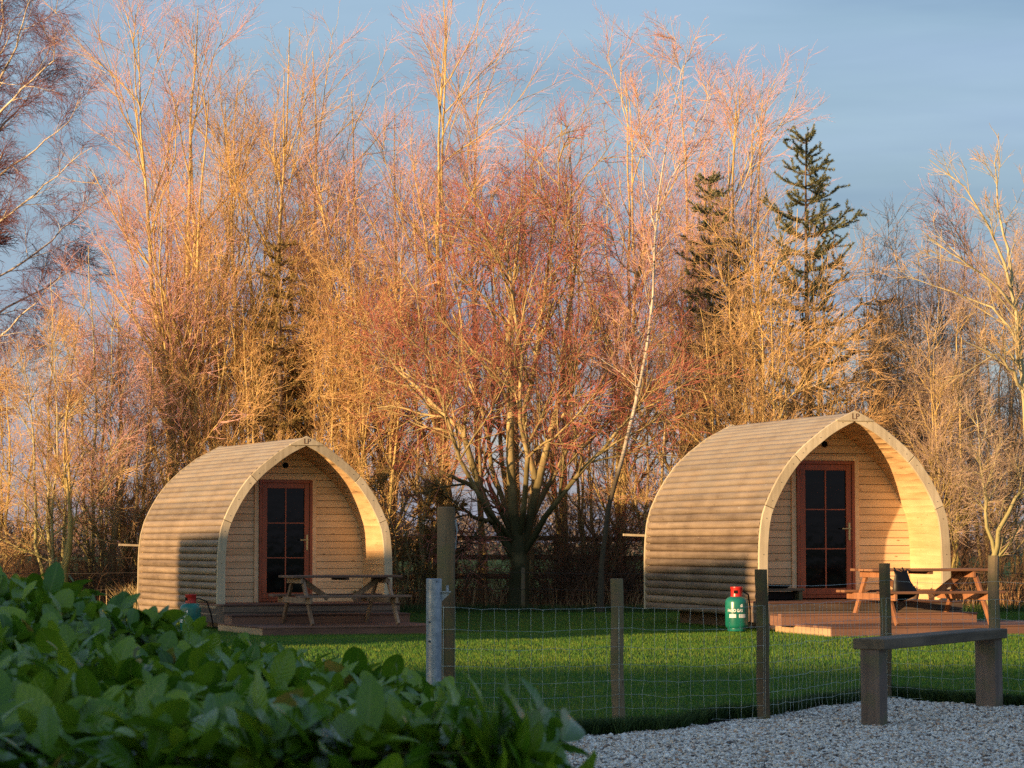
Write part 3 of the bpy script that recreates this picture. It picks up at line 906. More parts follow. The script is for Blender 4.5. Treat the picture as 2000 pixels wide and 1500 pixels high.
# ------------------------------------------------------------------ gas bottles
def make_bottle(loc, rz, label, seed):
    t = empty('gas_bottle', loc, rz, label, 'gas bottle', 'green gas bottles beside the pods')
    mb = MB()
    mb.lathe([(.125, .0), (.13, .012), (.13, .04), (.15, .055), (.160, .085), (.160, .395), (.155, .425), (.135, .455), (.10, .475), (.07, .482)], 32)
    mb.build('bottle_body', M['green'], t, smooth=True)
    mb = MB(); mb.lathe([(.083, .470), (.085, .478), (.080, .50), (.082, .585), (.088, .60), (.086, .612), (.078, .607), (.074, .50), (.074, .48)], 24)
    # hand openings in the shroud are dark insets
    mb.build('valve_shroud', M['red'], t, smooth=True)
    for a in (-112, 68):
        mb = MB(); mb.box(.0795, .0845, -.026, .026, .52, .565, M=Matrix.Rotation(R(a), 4, 'Z'))
        mb.build('shroud_opening', M['dark'], t)
    # lettering wrapped round the body, facing the camera side

    def wrap(name, body, size, ang, z, bold=0):
        o = text_mesh(name, body, size, M['white'], t, Vector((0, 0, 0)), Matrix.Identity(3), .0, xs=.80, bold=bold)
        for v_ in o.data.vertices:
            a = R(ang) + v_.co.x / .161; h = z + v_.co.y
            v_.co = (.1618 * math.cos(a), .1618 * math.sin(a), h)
    wrap('lettering', 'PATIO GAS', .056, -112, .285, .0012)

    def patch(a0, a1, z0, z1):
        n_ = 6
        for k in range(n_):
            aa, ab_ = R(a0 + (a1 - a0) * k / n_), R(a0 + (a1 - a0) * (k + 1) / n_)
            mb.add([(.1617 * math.cos(aa), .1617 * math.sin(aa), z0), (.1617 * math.cos(ab_), .1617 * math.sin(ab_), z0),
                    (.1617 * math.cos(ab_), .1617 * math.sin(ab_), z1), (.1617 * math.cos(aa), .1617 * math.sin(aa), z1)], [(0, 1, 2, 3)])
    for a0 in (-142, -92):
        mb = MB()
        for z_ in (.232, .222, .212, .202, .192): patch(a0, a0 + 36, z_ - .0035, z_ + .0035)
        mb.build('label_panel', M['white'], t, fix=False)
    mb = MB()       # small leaf sprig above the word
    for dx, dz in ((0, .0), (-4, .012), (4, .012), (-1, .024), (3, .028), (-3.5, .0), (3.5, .0)):
        patch(-78 + dx - 2.1, -78 + dx + 2.1, .335 + dz, .348 + dz)
    mb.build('sprig_emblem', M['white'], t, fix=False)
    # hose to the pod
    pts = [(.0, .0, .53), (.10, .06, .55), (.20, .14, .50), (.24, .20, .30), (.25, .24, .12), (.26, .36, .10)]
    mb = MB()
    for a, c in zip(pts[:-1], pts[1:]): mb.beam(a, c, .016, .016)
    mb.build('gas_hose', M['black'], t)
    mb = MB(); mb.lathe([(.022, .50), (.026, .52), (.024, .56), (.012, .575)], 12); mb.build('regulator', M['brass'], t)
    return t


pb = P(1439, 1228, 35.7)
make_bottle((pb[0], 35.7, 0.03 + float(gz(pb[0], 35.7))), R(8), 'green gas bottle with red top on sunlit grass by the right pod', 1)
pb = P(372, 1242, 38.8)
make_bottle((pb[0], 38.8, float(P(372, 1240, 38.8)[2])), R(-25), 'green gas bottle with red top half hidden by the hedge', 2)

# ------------------------------------------------------------------ small things near the pods
# black bag hanging from the right table
bx = pr(-.10, -1.64, 0)
t = empty('black_bag', tuple(bx + [0, 0, .62]), A_R, 'black bag hanging from the right hand picnic table top', 'bag')
rings = [(.0, .285, .10, .015), (.03, .22, .10, .03), (.045, .12, .13, .055), (.075, .03, .17, .07), (.11, -.03, .19, .06), (.08, -.075, .15, .045), (.02, -.115, .07, .02)]
V, Fc = [], []
K = 14
for (cx_, cz, hw_, hd) in rings:
    for k in range(K):
        a = 2 * math.pi * k / K
        V.append((cx_ * .8 + hw_ * math.cos(a) * (1 + .05 * math.sin(3 * a + cz * 30)), hd * math.sin(a), cz + .015 * math.cos(2 * a)))
for i in range(len(rings) - 1):
    for k in range(K): Fc.append((i * K + k, i * K + (k + 1) % K, (i + 1) * K + (k + 1) % K, (i + 1) * K + k))
mb = MB(); mb.add(V, Fc + [tuple(range(K)), tuple(range((len(rings) - 1) * K, len(rings) * K))])
mb.build('bag_body', M['black'], t, smooth=True)
for x_ in (-.06, .06):
    mb = MB(); mb.beam((x_, 0, .28), (x_, .05, .33), .02, .006); mb.build('bag_strap', M['black'], t)
t.location.z -= .17 - .135


def make_pot(loc, rz, label, seed):
    t = empty('plant_pot', loc, rz, label, 'plant pot', 'plant pots on the porches')
    mb = MB(); mb.lathe([(.07, 0), (.075, .01), (.10, .12), (.11, .125), (.11, .15), (.098, .15), (.094, .12), (.0, .12)], 18)
    mb.build('pot', M['pot'], t, smooth=True)
    rg = random.Random(seed); mb = MB()
    for k in range(46):
        a = rg.uniform(0, 6.28); l = rg.uniform(.06, .14); w = rg.uniform(.012, .022); e = rg.uniform(.25, 1.4)
        d = Vector((math.cos(a) * math.cos(e), math.sin(a) * math.cos(e), math.sin(e))); s_ = Vector((-math.sin(a), math.cos(a), 0))
        b0 = Vector((rg.uniform(-.05, .05), rg.uniform(-.05, .05), .12))
        mb.add([b0, b0 + d * l * .5 + s_ * w, b0 + d * l + Vector((0, 0, -.02)), b0 + d * l * .5 - s_ * w], [(0, 1, 2, 3)], rg.random())
    mb.build('plant_leaves', M['potleaf'], t, fix=False)
    mb = MB(); mb.add([(.05, 0, .13), (.075, .0, .13), (.085, .01, .29), (.075, .0, .30), (.05, .004, .13), (.075, .004, .13), (.085, .014, .29), (.075, .004, .30)],
                      [(0, 1, 2, 3), (7, 6, 5, 4), (0, 4, 5, 1), (1, 5, 6, 2), (2, 6, 7, 3), (3, 7, 4, 0)])
    mb.build('plant_tag', M['cutwood'], t)
    return t


make_pot(tuple(pr(.98, .15, .43)), A_R, 'small pot with pale spikes on the sunlit right porch', 1)
make_pot(tuple(pl(.95, .10, .43)), A_L, 'dark leafy pot on the shaded left porch', 2)
# low shelf by the right pod's door
t = empty('shoe_shelf', tuple(pr(-.93, .55, .43)), A_R, 'low dark wooden shelf left of the right pod door', 'shelf')
mb = MB(); mb.box(-.42, .34, -.14, .14, .135, .17); mb.build('shelf_board', M['bench'], t, bevel=.004)
for x_ in (-.36, .28):
    mb = MB(); mb.box(x_ - .02, x_ + .03, -.12, .12, 0, .134); mb.build('leg', M['benchleg'], t)
mb = MB(); mb.box(-.20, .22, -.02, .11, .003, .12); o = mb.build('storage_box', M['black'], None, bevel=.01)
o.location = tuple(pr(-.93, .55, .43)); o.rotation_euler = (0, 0, A_R)
tag(o, 'black box stored under the low porch shelf', 'box')
mb = MB(); mb.lathe([(.13, 0), (.17, .02), (.18, .045), (.16, .045), (.12, .02), (.0, .018)], 20)
o = mb.build('black_tray', M['black'], None, smooth=True); o.location = tuple(pr(-.95, .55, .601)); tag(o, 'round black tray on top of the low porch shelf', 'tray')

# ------------------------------------------------------------------ fence, posts, bench at the gravel
def wood_post(name, parent, x, y, h, r, square=False, matl=None, lean=0, seed=0):
    rg = np.random.default_rng(seed)
    K, n = 12, 16
    V = []
    for i in range(n):
        t_ = i / (n - 1); z = -.15 + (h + .15) * t_
        for k in range(K):
            a = 2 * np.pi * k / K + (np.pi / 4 if square else 0)
            rr = r * (1 + .05 * np.sin(3 * a + seed) + .02 * rg.normal()) * (1.03 - .08 * t_)
            if square: rr = r / max(abs(math.cos(a)), abs(math.sin(a))); rr = min(rr, r * 1.32)
            V.append((rr * math.cos(a) + lean * z + .004 * math.sin(z * 7 + seed), rr * math.sin(a), z))
    Fc = [(i * K + k, i * K + (k + 1) % K, (i + 1) * K + (k + 1) % K, (i + 1) * K + k) for i in range(n - 1) for k in range(K)]
    mb = MB(); mb.add(V, Fc, (seed * .37) % 1); mb.add(V[-K:], [tuple(range(K))], .9)
    o = mb.build(name, matl or M['post'], parent, smooth=True)
    o.location = (x, y, float(gz(x, y)))
    return o


FP = [(870, 17.6, None), (1206, 18.0, 1130), (1489, 18.1, 1112), (1727, 20.5, 1100), (1940, 20.2, 1085), (2190, 19.9, 1085)]
fence = empty('wire_fence', (0, 0, 0), 0, 'green grey posts with square wire netting along the gravel edge', 'fence')
fpos = []
for i, (px_, D, top) in enumerate(FP):
    X = (px_ - CX) / F * D
    fpos.append(np.array([X, D, float(gz(X, D))]))
    if top:
        h = P(px_, top, D)[2] - fpos[-1][2]
        wood_post('post', fence, X, D, h, .046, lean=(-.012, -.012, .0, -.006, .01)[i - 1], seed=i + 1)


def tubes(pts, rad, M_=3, rot=None):
    """pts (N,K,3), rad (N,K) -> verts, quads"""
    N, K, _ = pts.shape
    d = np.gradient(pts, axis=1)
    d /= np.linalg.norm(d, axis=2, keepdims=True) + 1e-9
    ref = np.zeros_like(d); ref[..., 0] = .43; ref[..., 1] = .71; ref[..., 2] = .31
    u = np.cross(d, ref); u /= np.linalg.norm(u, axis=2, keepdims=True) + 1e-9
    v_ = np.cross(d, u)
    a = np.arange(M_) * 2 * np.pi / M_
    V = pts[:, :, None] + (u[:, :, None] * np.cos(a)[None, None, :, None] + v_[:, :, None] * np.sin(a)[None, None, :, None]) * rad[:, :, None, None]
    idx = np.arange(N * K * M_).reshape(N, K, M_)
    nx_ = np.roll(idx, -1, 2)
    Fq = np.stack([idx[:, :-1], idx[:, 1:], nx_[:, 1:], nx_[:, :-1]], -1)
    return V.reshape(-1, 3), Fq.reshape(-1, 4)


# netting
rg = np.random.default_rng(5)
rowz = np.array([.03, .11, .20, .30, .41, .53, .66, .81])
parts_v, parts_f, nv = [], [], 0
for i in range(len(fpos) - 1):
    a, c = fpos[i], fpos[i + 1]
    if i == 0: a = a + np.array([.07, 0, 0])
    ln = np.linalg.norm(c - a); n = int(ln / .086)
    t_ = np.linspace(0, 1, n + 1)
    base = a[None] + (c - a)[None] * t_[:, None]
    base[:, 1] -= .05
    base[:, 2] = gz(base[:, 0], base[:, 1])
    grid = np.repeat(base[:, None], 8, 1).copy()
    grid[:, :, 2] += rowz[None] - .018 * np.sin(np.pi * t_)[:, None]
    grid[1:-1] += rg.normal(0, .0045, grid[1:-1].shape)
    grid[:, :, 0] += (.008 * np.sin(t_ * 9 + i))[:, None]
    v1, f1 = tubes(grid, np.full((n + 1, 8), .00115), 4)
    h_ = np.swapaxes(grid, 0, 1)
    v2, f2 = tubes(h_, np.full((8, n + 1), .00115), 4)
    for v_, f_ in ((v1, f1), (v2, f2)):
        parts_v.append(v_); parts_f.append(f_ + nv); nv += len(v_)
link('wire_netting', np_mesh('wire_netting', np.concatenate(parts_v), np.concatenate(parts_f)), M['wire'], fence)
st = np.array([f + np.array([0, -.05, 0]) for f in fpos])
pv = []
for z_ in (.95,):
    pts = []
    for i in range(len(st) - 1):
        for q in np.linspace(0, 1, 9)[:-1]:
            p_ = st[i] * (1 - q) + st[i + 1] * q; p_[2] += z_ - .02 * math.sin(math.pi * q); pts.append(p_)
    pts.append(st[-1] + [0, 0, z_]); pv.append(pts)
pv = np.array(pv)
v_, f_ = tubes(pv[:, 16:], np.full(pv[:, 16:].shape[:2], .00115), 4)
link('top_strand', np_mesh('top_strand', v_, f_), M['wire'], fence)

# tall gate post
X, D = (871.5 - CX) / F * 17.6, 17.6
gp = empty('gate_post', (X, D, 0), 0, 'tall square timber post beside the galvanised pole', 'post')
h = P(870, 990, D)[2]
mb = MB(); mb.box(-.06, .06, -.06, .06, -.2, h, .4); mb.build('timber_post', M['post'], gp, bevel=.008)
mb = MB(); mb.beam((.065, -.02, h - .09), (.078, -.02, h - .17), .012, .012); mb.beam((.072, -.02, h - .17), (.066, -.02, h - .29), .006, .006)
mb.build('latch_hook', M['galv'], gp)
mb = MB()
for z_ in rowz[1:]:
    mb.box(-.063, .063, -.063, .063, z_ - .0015, z_ + .0015)
mb.beam((-.02, -.064, .05), (-.015, -.064, .82), .004, .004)
mb.build('wrapped_wire', M['wire'], gp)
# galvanised pole
X, D = (848 - CX) / F * 17.3, 17.3
gv = empty('galvanised_pole', (X, D, 0), 0, 'thick pale blue grey galvanised pole with a side bracket', 'pole')
h = P(848, 1130, D)[2]
mb = MB(); mb.lathe([(.052, -.2), (.052, h - .003), (.048, h), (.046, h), (.046, h - .05), (.0, h - .05)], 28); mb.build('tube', M['galv'], gv, smooth=True)
mb = MB(); mb.lathe([(.0035, -.0535), (.0035, -.0505)], 8, (.022, 0, h - .02), ax='y'); mb.lathe([(.006, -.056), (.006, -.046)], 8, (-.03, 0, h - .29), ax='y'); mb.lathe([(.006, -.056), (.006, -.046)], 8, (-.03, 0, h - .42), ax='y')
mb.build('bolt', M['darkwire'], gv)
mb = MB(); mb.prism([(.046, h - .092), (.115, h - .092), (.046, h - .16)], -.004, .004); mb.box(.046, .115, -.03, .03, h - .0915, h - .085)
mb.build('bracket', M['galv'], gv)
mb = MB(); mb.lathe([(.009, h - .084), (.009, h - .045)], 12, (.09, 0, 0)); mb.build('hinge_pin', M['galv'], gv)

# bench
a = np.array([(1703 - CX) / F * 17.5, 17.5]); c = np.array([(1927 - CX) / F * 19.5, 19.5])
d = c - a; ln = np.linalg.norm(d); ang = math.atan2(d[1], d[0])
bn = empty('garden_bench', (a[0], a[1], .012), ang, 'dark backless timber bench standing on the gravel', 'bench')
mb = MB(); sd = .115
mb.box(-.09, ln + .10, -sd, sd, .515, .588, .5); mb.build('seat', M['bench'], bn, bevel=.006)
for k, x_ in enumerate((.0, ln)):
    o = wood_post('leg', bn, 0, 0, .514, .088 if k else .076, square=True, matl=M['benchleg'], seed=k + 7)
    o.location = (x_, 0, 0); o.scale = (1.0, .95, 1)

# ------------------------------------------------------------------ trees
def perp(d, rg):
    r_ = rg.normal(size=d.shape)
    r_ -= (r_ * d).sum(-1, keepdims=True) * d
    return r_ / (np.linalg.norm(r_, axis=-1, keepdims=True) + 1e-9)


def resample(p, K):
    p = np.asarray(p, float)
    s = np.r_[0, np.cumsum(np.linalg.norm(np.diff(p, axis=0), axis=1))]
    t_ = np.linspace(0, s[-1], K)
    return np.stack([np.interp(t_, s, p[:, k]) for k in range(3)], 1)


def spawn(rg, pts, rad, n, t0, t1, ang, lng, K, wob, trop, rr, rmin, taper=.35, tpow=1.0, lt=.6):
    """n children over the parent branches; returns pts, rad"""
    N, KP, _ = pts.shape
    seg = np.linalg.norm(np.diff(pts, axis=1), axis=2).sum(1)
    par = rg.choice(N, n, p=seg / seg.sum())
    t_ = t0 + (t1 - t0) * rg.random(n) ** tpow
    f = t_ * (KP - 1); i = np.minimum(f.astype(int), KP - 2); q = (f - i)[:, None]
    p0 = pts[par, i] * (1 - q) + pts[par, i + 1] * q
    tg = pts[par, i + 1] - pts[par, i]; tg /= np.linalg.norm(tg, axis=1, keepdims=True) + 1e-9
    r0 = rad[par, i] * (1 - q[:, 0]) + rad[par, i + 1] * q[:, 0]
    a = R(1) * (ang + rg.normal(0, ang * .28, n))
    d = tg * np.cos(a)[:, None] + perp(tg, rg) * np.sin(a)[:, None]
    l = lng * (1 - lt * t_) * rg.uniform(.55, 1.25, n)
    out = np.empty((n, K, 3)); out[:, 0] = p0
    for k in range(1, K):
        d = d + rg.normal(0, wob, d.shape); d[:, 2] += trop
        d /= np.linalg.norm(d, axis=1, keepdims=True)
        out[:, k] = out[:, k - 1] + d * (l / (K - 1))[:, None]
    rs = np.maximum(r0 * rr, rmin)
    return out, rs[:, None] * np.linspace(1, taper, K)[None]


def build_tree(name, label, cat, group, base, stems, levels, tb, tt, seed, tl=None):
    """stems: list of (points, r0, r1) in world space; levels: list of dicts; the first goes to the trunk mesh"""
    rg = np.random.default_rng(seed)
    base = np.asarray(base, float)
    K = 12
    pts = np.stack([resample(s[0], K) for s in stems]) - base
    rad = np.stack([s[1] * (1 - np.linspace(0, 1, K)) ** 1.05 + s[2] for s in stems])
    for i, s in enumerate(stems):
        if len(s) > 3 and s[3]: rad[i, 0] *= 1.5; rad[i, 1] *= 1.08
    pts[:, 1:-1] += rg.normal(0, .018, pts[:, 1:-1].shape)
    root = empty(name, tuple(base), 0, label, cat, group)
    tv, tf, nv = [], [], 0
    v_, f_ = tubes(pts, rad, 9); tv.append(v_); tf.append(f_); nv += len(v_)
    P_, R_ = pts, rad
    cv, cf, cm, cn = [], [], [], 0
    allp, allr = None, None
    for li, lv in enumerate(levels):
        src = lv.pop('src', None)
        q, rr_ = spawn(rg, P_, R_, **lv)
        if li == 0:
            v_, f_ = tubes(q, rr_, 6); tv.append(v_); tf.append(f_ + nv); nv += len(v_)
            # the next level grows from limbs and stem tops alike
            kk = q.shape[1]
            P0 = np.stack([resample(p_, kk) for p_ in P_]); R0 = np.stack([np.interp(np.linspace(0, 1, kk), np.linspace(0, 1, R_.shape[1]), r_) for r_ in R_])
            keep = slice(None)
            P_, R_ = np.concatenate([P0[keep][:, kk // 2:], q[:, kk // 2:]]) if False else q, rr_
            if False: pass
        else:
            v_, f_ = tubes(q, rr_, 4 if li == 1 else 3)
            cv.append(v_); cf.append(f_ + cn); cn += len(v_); cm.append(np.full(len(f_), 0 if li == 1 else 1))
            P_, R_ = q, rr_
    link('trunk', np_mesh('trunk', np.concatenate(tv), np.concatenate(tf)), tb, root)
    link('crown', np_mesh('crown', np.concatenate(cv), np.concatenate(cf), mat_idx=np.concatenate(cm)), [tl or tb, tt], root)
    return root


def lvl(n, t0, t1, ang, lng, K, wob, trop, rr, rmin, taper=.35, tpow=1., lt=.6):
    return dict(n=n, t0=t0, t1=t1, ang=ang, lng=lng, K=K, wob=wob, trop=trop, rr=rr, rmin=rmin, taper=taper, tpow=tpow, lt=lt)


def willow(px_, D, top, half, label, seed, tb='olive', tt='pink', stems=3, dens=1., low=.12, group='bare trees of the shelter belt', lean=0, r0=.085, fork=.25):
    """tall upswept leafless tree"""
    rg = np.random.default_rng(seed)
    X = (px_ - CX) / F * D
    base = np.array([X, D, float(gz(X, D)) - .1])
    H = P(px_, top, D)[2] - base[2]
    W = half / F * D
    S = []
    for k in range(stems):
        a = 2 * math.pi * (k + rg.random() * .5) / stems + rg.random()
        ex = W * .85 * math.cos(a) + lean / F * D; ey = W * .6 * math.sin(a)
        hh = H * (1 if k == 0 else rg.uniform(.66, .96))
        if k == 0: ex *= .3
        t_ = np.linspace(0, 1, 8)
        f_ = np.clip((t_ - fork * rg.random() - (.25 if k > 1 else 0)) / .75, 0, None) ** .85
        pts = np.stack([base[0] + (rg.normal(0, .08) * (k > 0)) + ex * f_ + .09 * np.sin(t_ * 6 + seed), base[1] + (rg.normal(0, .12) * (k > 0)) + ey * f_, base[2] + hh * t_], 1)
        S.append((pts, r0 * H / 10 * rg.uniform(.6, .85), .008, True))
    nl = int(9 * stems * H / 9)
    lv = [lvl(nl, low, .93, 27, H * .38, 8, .085, .05, .62, .015, .25, lt=.62),
          lvl(int(nl * 11 * dens), .12, 1, 32, H * .15, 6, .10, .045, .55, .007, .35, lt=.5),
          lvl(int(nl * 95 * dens), .1, 1, 34, H * .062, 4, .12, .04, .6, .0038, .4, lt=.4),
          lvl(int(nl * 120 * dens), .2, 1, 36, H * .028, 3, .12, .03, .7, .0028, .5, lt=.2)]
    return build_tree('bare_tree', label, 'tree', group, base, S, lv, B[tb], T[tt], seed)


def bushy(px_, D, top, half, label, seed, tb='olive', tt='orange', stems=5, dens=1., group='bare trees of the shelter belt', spread=.8, wobb=.10, r0=.045):
    """many-stemmed lower tree"""
    rg = np.random.default_rng(seed)
    X = (px_ - CX) / F * D
    base = np.array([X, D, float(gz(X, D)) - .1])
    H = P(px_, top, D)[2] - base[2]
    W = half / F * D
    S = []
    for k in range(stems):
        a = 2 * math.pi * k / stems + rg.random()
        ex, ey = W * spread * math.cos(a) * rg.uniform(.3, 1), W * .7 * math.sin(a) * rg.uniform(.3, 1)
        hh = H * rg.uniform(.72, 1.0)
        t_ = np.linspace(0, 1, 8)
        pts = np.stack([base[0] + .15 * math.cos(a) + ex * t_ ** 1.1 + .05 * np.sin(t_ * 8 + k), base[1] + .15 * math.sin(a) + ey * t_, base[2] + hh * t_], 1)
        S.append((pts, r0 * rg.uniform(.7, 1.2), .006, True))
    nl = int(7 * stems * H / 6)
    lv = [lvl(nl, .12, .95, 38, H * .29, 8, wobb * 1.1, .05, .6, .012, .3, lt=.6),
          lvl(int(nl * 9 * dens), .1, 1, 38, H * .14, 5, wobb, .035, .55, .005, .45, lt=.4),
          lvl(int(nl * 48 * dens), .1, 1, 40, H * .075, 5, wobb * 1.5, .02, .65, .0042, .45, lt=.3),
          lvl(int(nl * 55 * dens), .2, 1, 38, H * .035, 3, wobb * 1.3, .02, .7, .0027, .5, lt=.2)]
    return build_tree('bare_tree', label, 'tree', group, base, S, lv, B[tb], T[tt], seed)


# tall back row, left to right
WL = [
    (325, 53.0, 190, 45, 'slim pale tree at the left end of the tall row', 'pink', 2),
    (365, 50.0, -25, 88, 'very tall forked tree behind the left pod, top cut by the frame', 'pink', 2),
    (432, 52.5, 120, 80, 'tall pink tipped tree right of the very tall forked one', 'pink', 2),
    (520, 50.5, 20, 100, 'broad golden tree rising straight above the left pod', 'orange', 3),
    (602, 53.5, 60, 80, 'tall thin topped tree just right of the broad golden one', 'pink', 2),
    (690, 51.0, 140, 70, 'tall tree above the left pod right edge with pink top', 'pink', 2),
    (765, 53.0, 185, 60, 'medium pink tree left of the lone high spire', 'pink', 2),
    (862, 50.5, -8, 75, 'lone high spire shaped tree touching the top of the frame', 'pink', 2),
    (935, 53.0, 105, 55, 'slim tree leaning off the right of the lone spire', 'pink', 1),
    (1015, 54.0, 215, 70, 'lower pink topped tree straight behind the central mossy tree', 'pink', 2),
    (1110, 53.0, 235, 50, 'thin tree behind the right part of the red crown', 'pink', 2),
    (1215, 51.5, 110, 48, 'tall pale tree left of the white birch top', 'pink', 2),
    (1340, 53.5, 95, 48, 'tall pink tree crossing the white birch top', 'pink', 2),
    (1430, 51.0, 150, 50, 'tall tree between the birch and the tall spruce', 'pink', 2),
    (1488, 53.0, 160, 45, 'rightmost tall pink tree, just left of the spruce tip', 'pink', 1),
]
for i, (px_, D, top, half, lab, tw, st_) in enumerate(WL):
    willow(px_, D, top + 28, half * 1.1, lab, 100 + i, 'olive', tw, st_ + 1, dens=.72)

BL = [
    (20, 50.0, 640, 90, 'low twiggy tree in the left corner under the birch', 'orange', 'olive', 4, .8),
    (105, 48.0, 520, 85, 'pale two stemmed tree at the far left of the belt', 'orange', 'pale', 4, .9),
    (200, 49.0, 470, 85, 'pinkish bare tree left of the left pod', 'pink', 'pale', 5, 1.0),
    (262, 49.3, 560, 70, 'low golden tree touching the left pod back corner', 'orange', 'olive', 4, .9),
    (395, 50.0, 420, 85, 'golden many stemmed tree behind the left pod roof', 'orange', 'olive', 5, 1.0),
    (480, 49.8, 520, 70, 'bushy golden tree behind the left pod ridge', 'orange', 'olive', 5, 1.0),
    (575, 50.3, 430, 80, 'orange bushy tree behind the left pod peak', 'orange', 'olive', 5, 1.0),
    (665, 49.8, 400, 80, 'orange tree behind the left pod right shoulder', 'orange', 'olive', 5, 1.0),
    (745, 49.5, 330, 75, 'slender orange tree between left pod and central tree', 'orange', 'olive', 4, .9),
    (845, 50.0, 480, 70, 'low orange tree behind the tall gate post', 'russet', 'brown', 4, .8),
    (1165, 49.0, 520, 75, 'dull red bushy tree left of the white birch', 'red', 'brown', 5, .9),
    (1285, 48.3, 640, 70, 'low copper tree behind the right pod back corner', 'orange', 'brown', 4, 1.1),
    (1355, 49.0, 560, 60, 'copper tree left of the short spruce', 'russet', 'brown', 4, .9),
    (1425, 47.8, 480, 60, 'golden tree in front of the short spruce', 'orange', 'olive', 5, .9),
    (1505, 47.5, 385, 75, 'golden many stemmed tree above the right pod roof', 'orange', 'olive', 6, .9),
    (1600, 48.0, 460, 70, 'golden tree in front of the tall spruce', 'orange', 'olive', 5, .9),
    (1690, 48.8, 560, 70, 'copper tree behind the right pod peak', 'orange', 'brown', 5, 1.0),
    (1735, 52.0, 440, 65, 'grey brown tree behind the copper one right of the spruce', 'grey', 'brown', 4, .9),
    (1800, 50.5, 440, 65, 'grey brown upright tree behind the right pod shoulder', 'grey', 'brown', 5, 1.0),
    (1845, 47.6, 600, 60, 'brown twiggy tree touching the right pod right edge', 'grey', 'olive', 5, 1.0),
    (1870, 52.0, 385, 65, 'pinkish grey tree, tallest of the right hand group', 'pink', 'brown', 4, 1.0),
    (1935, 50.0, 430, 65, 'grey brown tree behind the rightmost picnic table leg', 'grey', 'brown', 5, 1.0),
    (1990, 51.0, 400, 60, 'grey brown tree at the right edge of the belt', 'grey', 'brown', 4, .9),
]
for i, (px_, D, top, half, lab, tw, tb_, st_, dn) in enumerate(BL):
    bushy(px_, D, top, half, lab, 200 + i, tb_, tw, st_, dn * (.85 if 280 < px_ < 1620 else 1.35), r0=.036)


def PP(D, *pp):
    """polyline through photo pixels at depth D (+ optional offset)"""
    return [P(p[0], p[1], D + (p[2] if len(p) > 2 else 0)) for p in pp]


# central mossy tree
D = 47.0
base = P(1012, 1196, D); base[2] = float(gz(base[0], D)) - .05
S = [
    ([base, *PP(D, (1014, 1150), (1016, 1100), (1014, 1055), (1012, 1010))], .085, .125, True),
    (PP(D, (1014, 1075), (1005, 1000), (1000, 930), (995, 850), (1000, 760), (995, 640), (1012, 500), (1020, 330)), .10, .006),
    (PP(D, (1006, 1090), (985, 1055), (957, 1000), (930, 935), (918, 880), (907, 847), (857, 800, .5), (815, 755, .8), (773, 720, 1), (720, 640, 1)), .088, .006),
    (PP(D, (1022, 1075), (1042, 980), (1055, 915), (1078, 862), (1088, 800), (1100, 740), (1106, 640), (1125, 520), (1130, 380)), .085, .006),
    (PP(D, (1022, 1080), (1070, 1008, -.4), (1110, 950, -.6), (1150, 905, -.8), (1200, 850, -1), (1262, 780, -1), (1320, 700, -1)), .06, .005),
    (PP(D, (1006, 1060), (992, 1000, .5), (973, 950, .9), (962, 915, 1), (952, 830, 1.2), (905, 720, 1.4), (900, 620, 1.5), (880, 450, 1.6)), .055, .005),
    (PP(D, (1046, 935), (1036, 890), (1027, 865), (1020, 800), (1033, 765), (1048, 700), (1058, 600), (1085, 420), (1098, 240)), .055, .005),
    (PP(D, (1012, 1060), (1030, 960, -.5), (1034, 900, -.7), (1018, 820, -.8), (1020, 700, -.9), (1000, 560, -1), (960, 380, -1)), .055, .005),
    (PP(D, (1018, 1060), (1065, 960, .6), (1120, 860, .9), (1170, 760, 1), (1220, 640, 1.1), (1250, 500, 1.2)), .05, .005),
    (PP(D, (1004, 1060), (950, 1000, -.6), (900, 900, -.8), (860, 780, -.9), (820, 640, -1), (810, 520, -1)), .05, .005),
    (PP(D, (968, 1022), (930, 1012, -.3), (897, 988, -.5)), .035, .022),
    (PP(D, (940, 955), (915, 948, -.2), (870, 925, -.3), (835, 906, -.4)), .03, .02),
]
lv = [lvl(120, .25, .95, 42, 2.3, 9, .13, .05, .6, .018, .3, lt=.5),
      lvl(1300, .1, 1, 42, 1.1, 7, .13, .03, .5, .007, .4, lt=.4),
      lvl(6000, .1, 1, 42, .5, 5, .17, .02, .6, .0045, .45, lt=.3),
      lvl(7500, .2, 1, 36, .22, 3, .12, .02, .7, .0028, .5, lt=.2)]
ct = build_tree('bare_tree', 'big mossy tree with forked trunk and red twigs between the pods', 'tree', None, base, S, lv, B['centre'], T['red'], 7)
mb = MB()
for q in ((897, 988, -.5), (835, 906, -.4), (918, 914, 0)):
    c = P(q[0], q[1], D + q[2]) - base
    mb.lathe([(.028, -.02), (.03, 0)], 10, tuple(c), ax='x')
mb.build('cut_branch_end', M['cutwood'], ct)

# leaning white birch
D = 45.8
base = P(1172, 1196, D); base[2] = float(gz(base[0], D)) - .05
S = [([base, *PP(D, (1178, 1100), (1184, 1030), (1192, 965), (1212, 918), (1226, 860), (1240, 780), (1258, 700), (1272, 620), (1279, 500), (1283, 430), (1290, 330), (1322, 190), (1345, 70))], .047, .003, True),
     (PP(D, (1281, 450), (1262, 380, .2), (1256, 300, .3), (1240, 200, .4)), .008, .004),
     (PP(D, (1281, 440), (1310, 350, -.2), (1370, 240, -.3), (1400, 150, -.3)), .008, .004)]
lv = [lvl(34, .35, .97, 40, 1.3, 7, .08, .04, .4, .007, .3, lt=.5), lvl(260, .1, 1, 36, .8, 5, .09, .02, .5, .005, .4),
      lvl(1500, .1, 1, 34, .42, 4, .1, .0, .6, .0033, .45), lvl(1800, .2, 1, 34, .2, 3, .1, .0, .7, .0026, .5)]
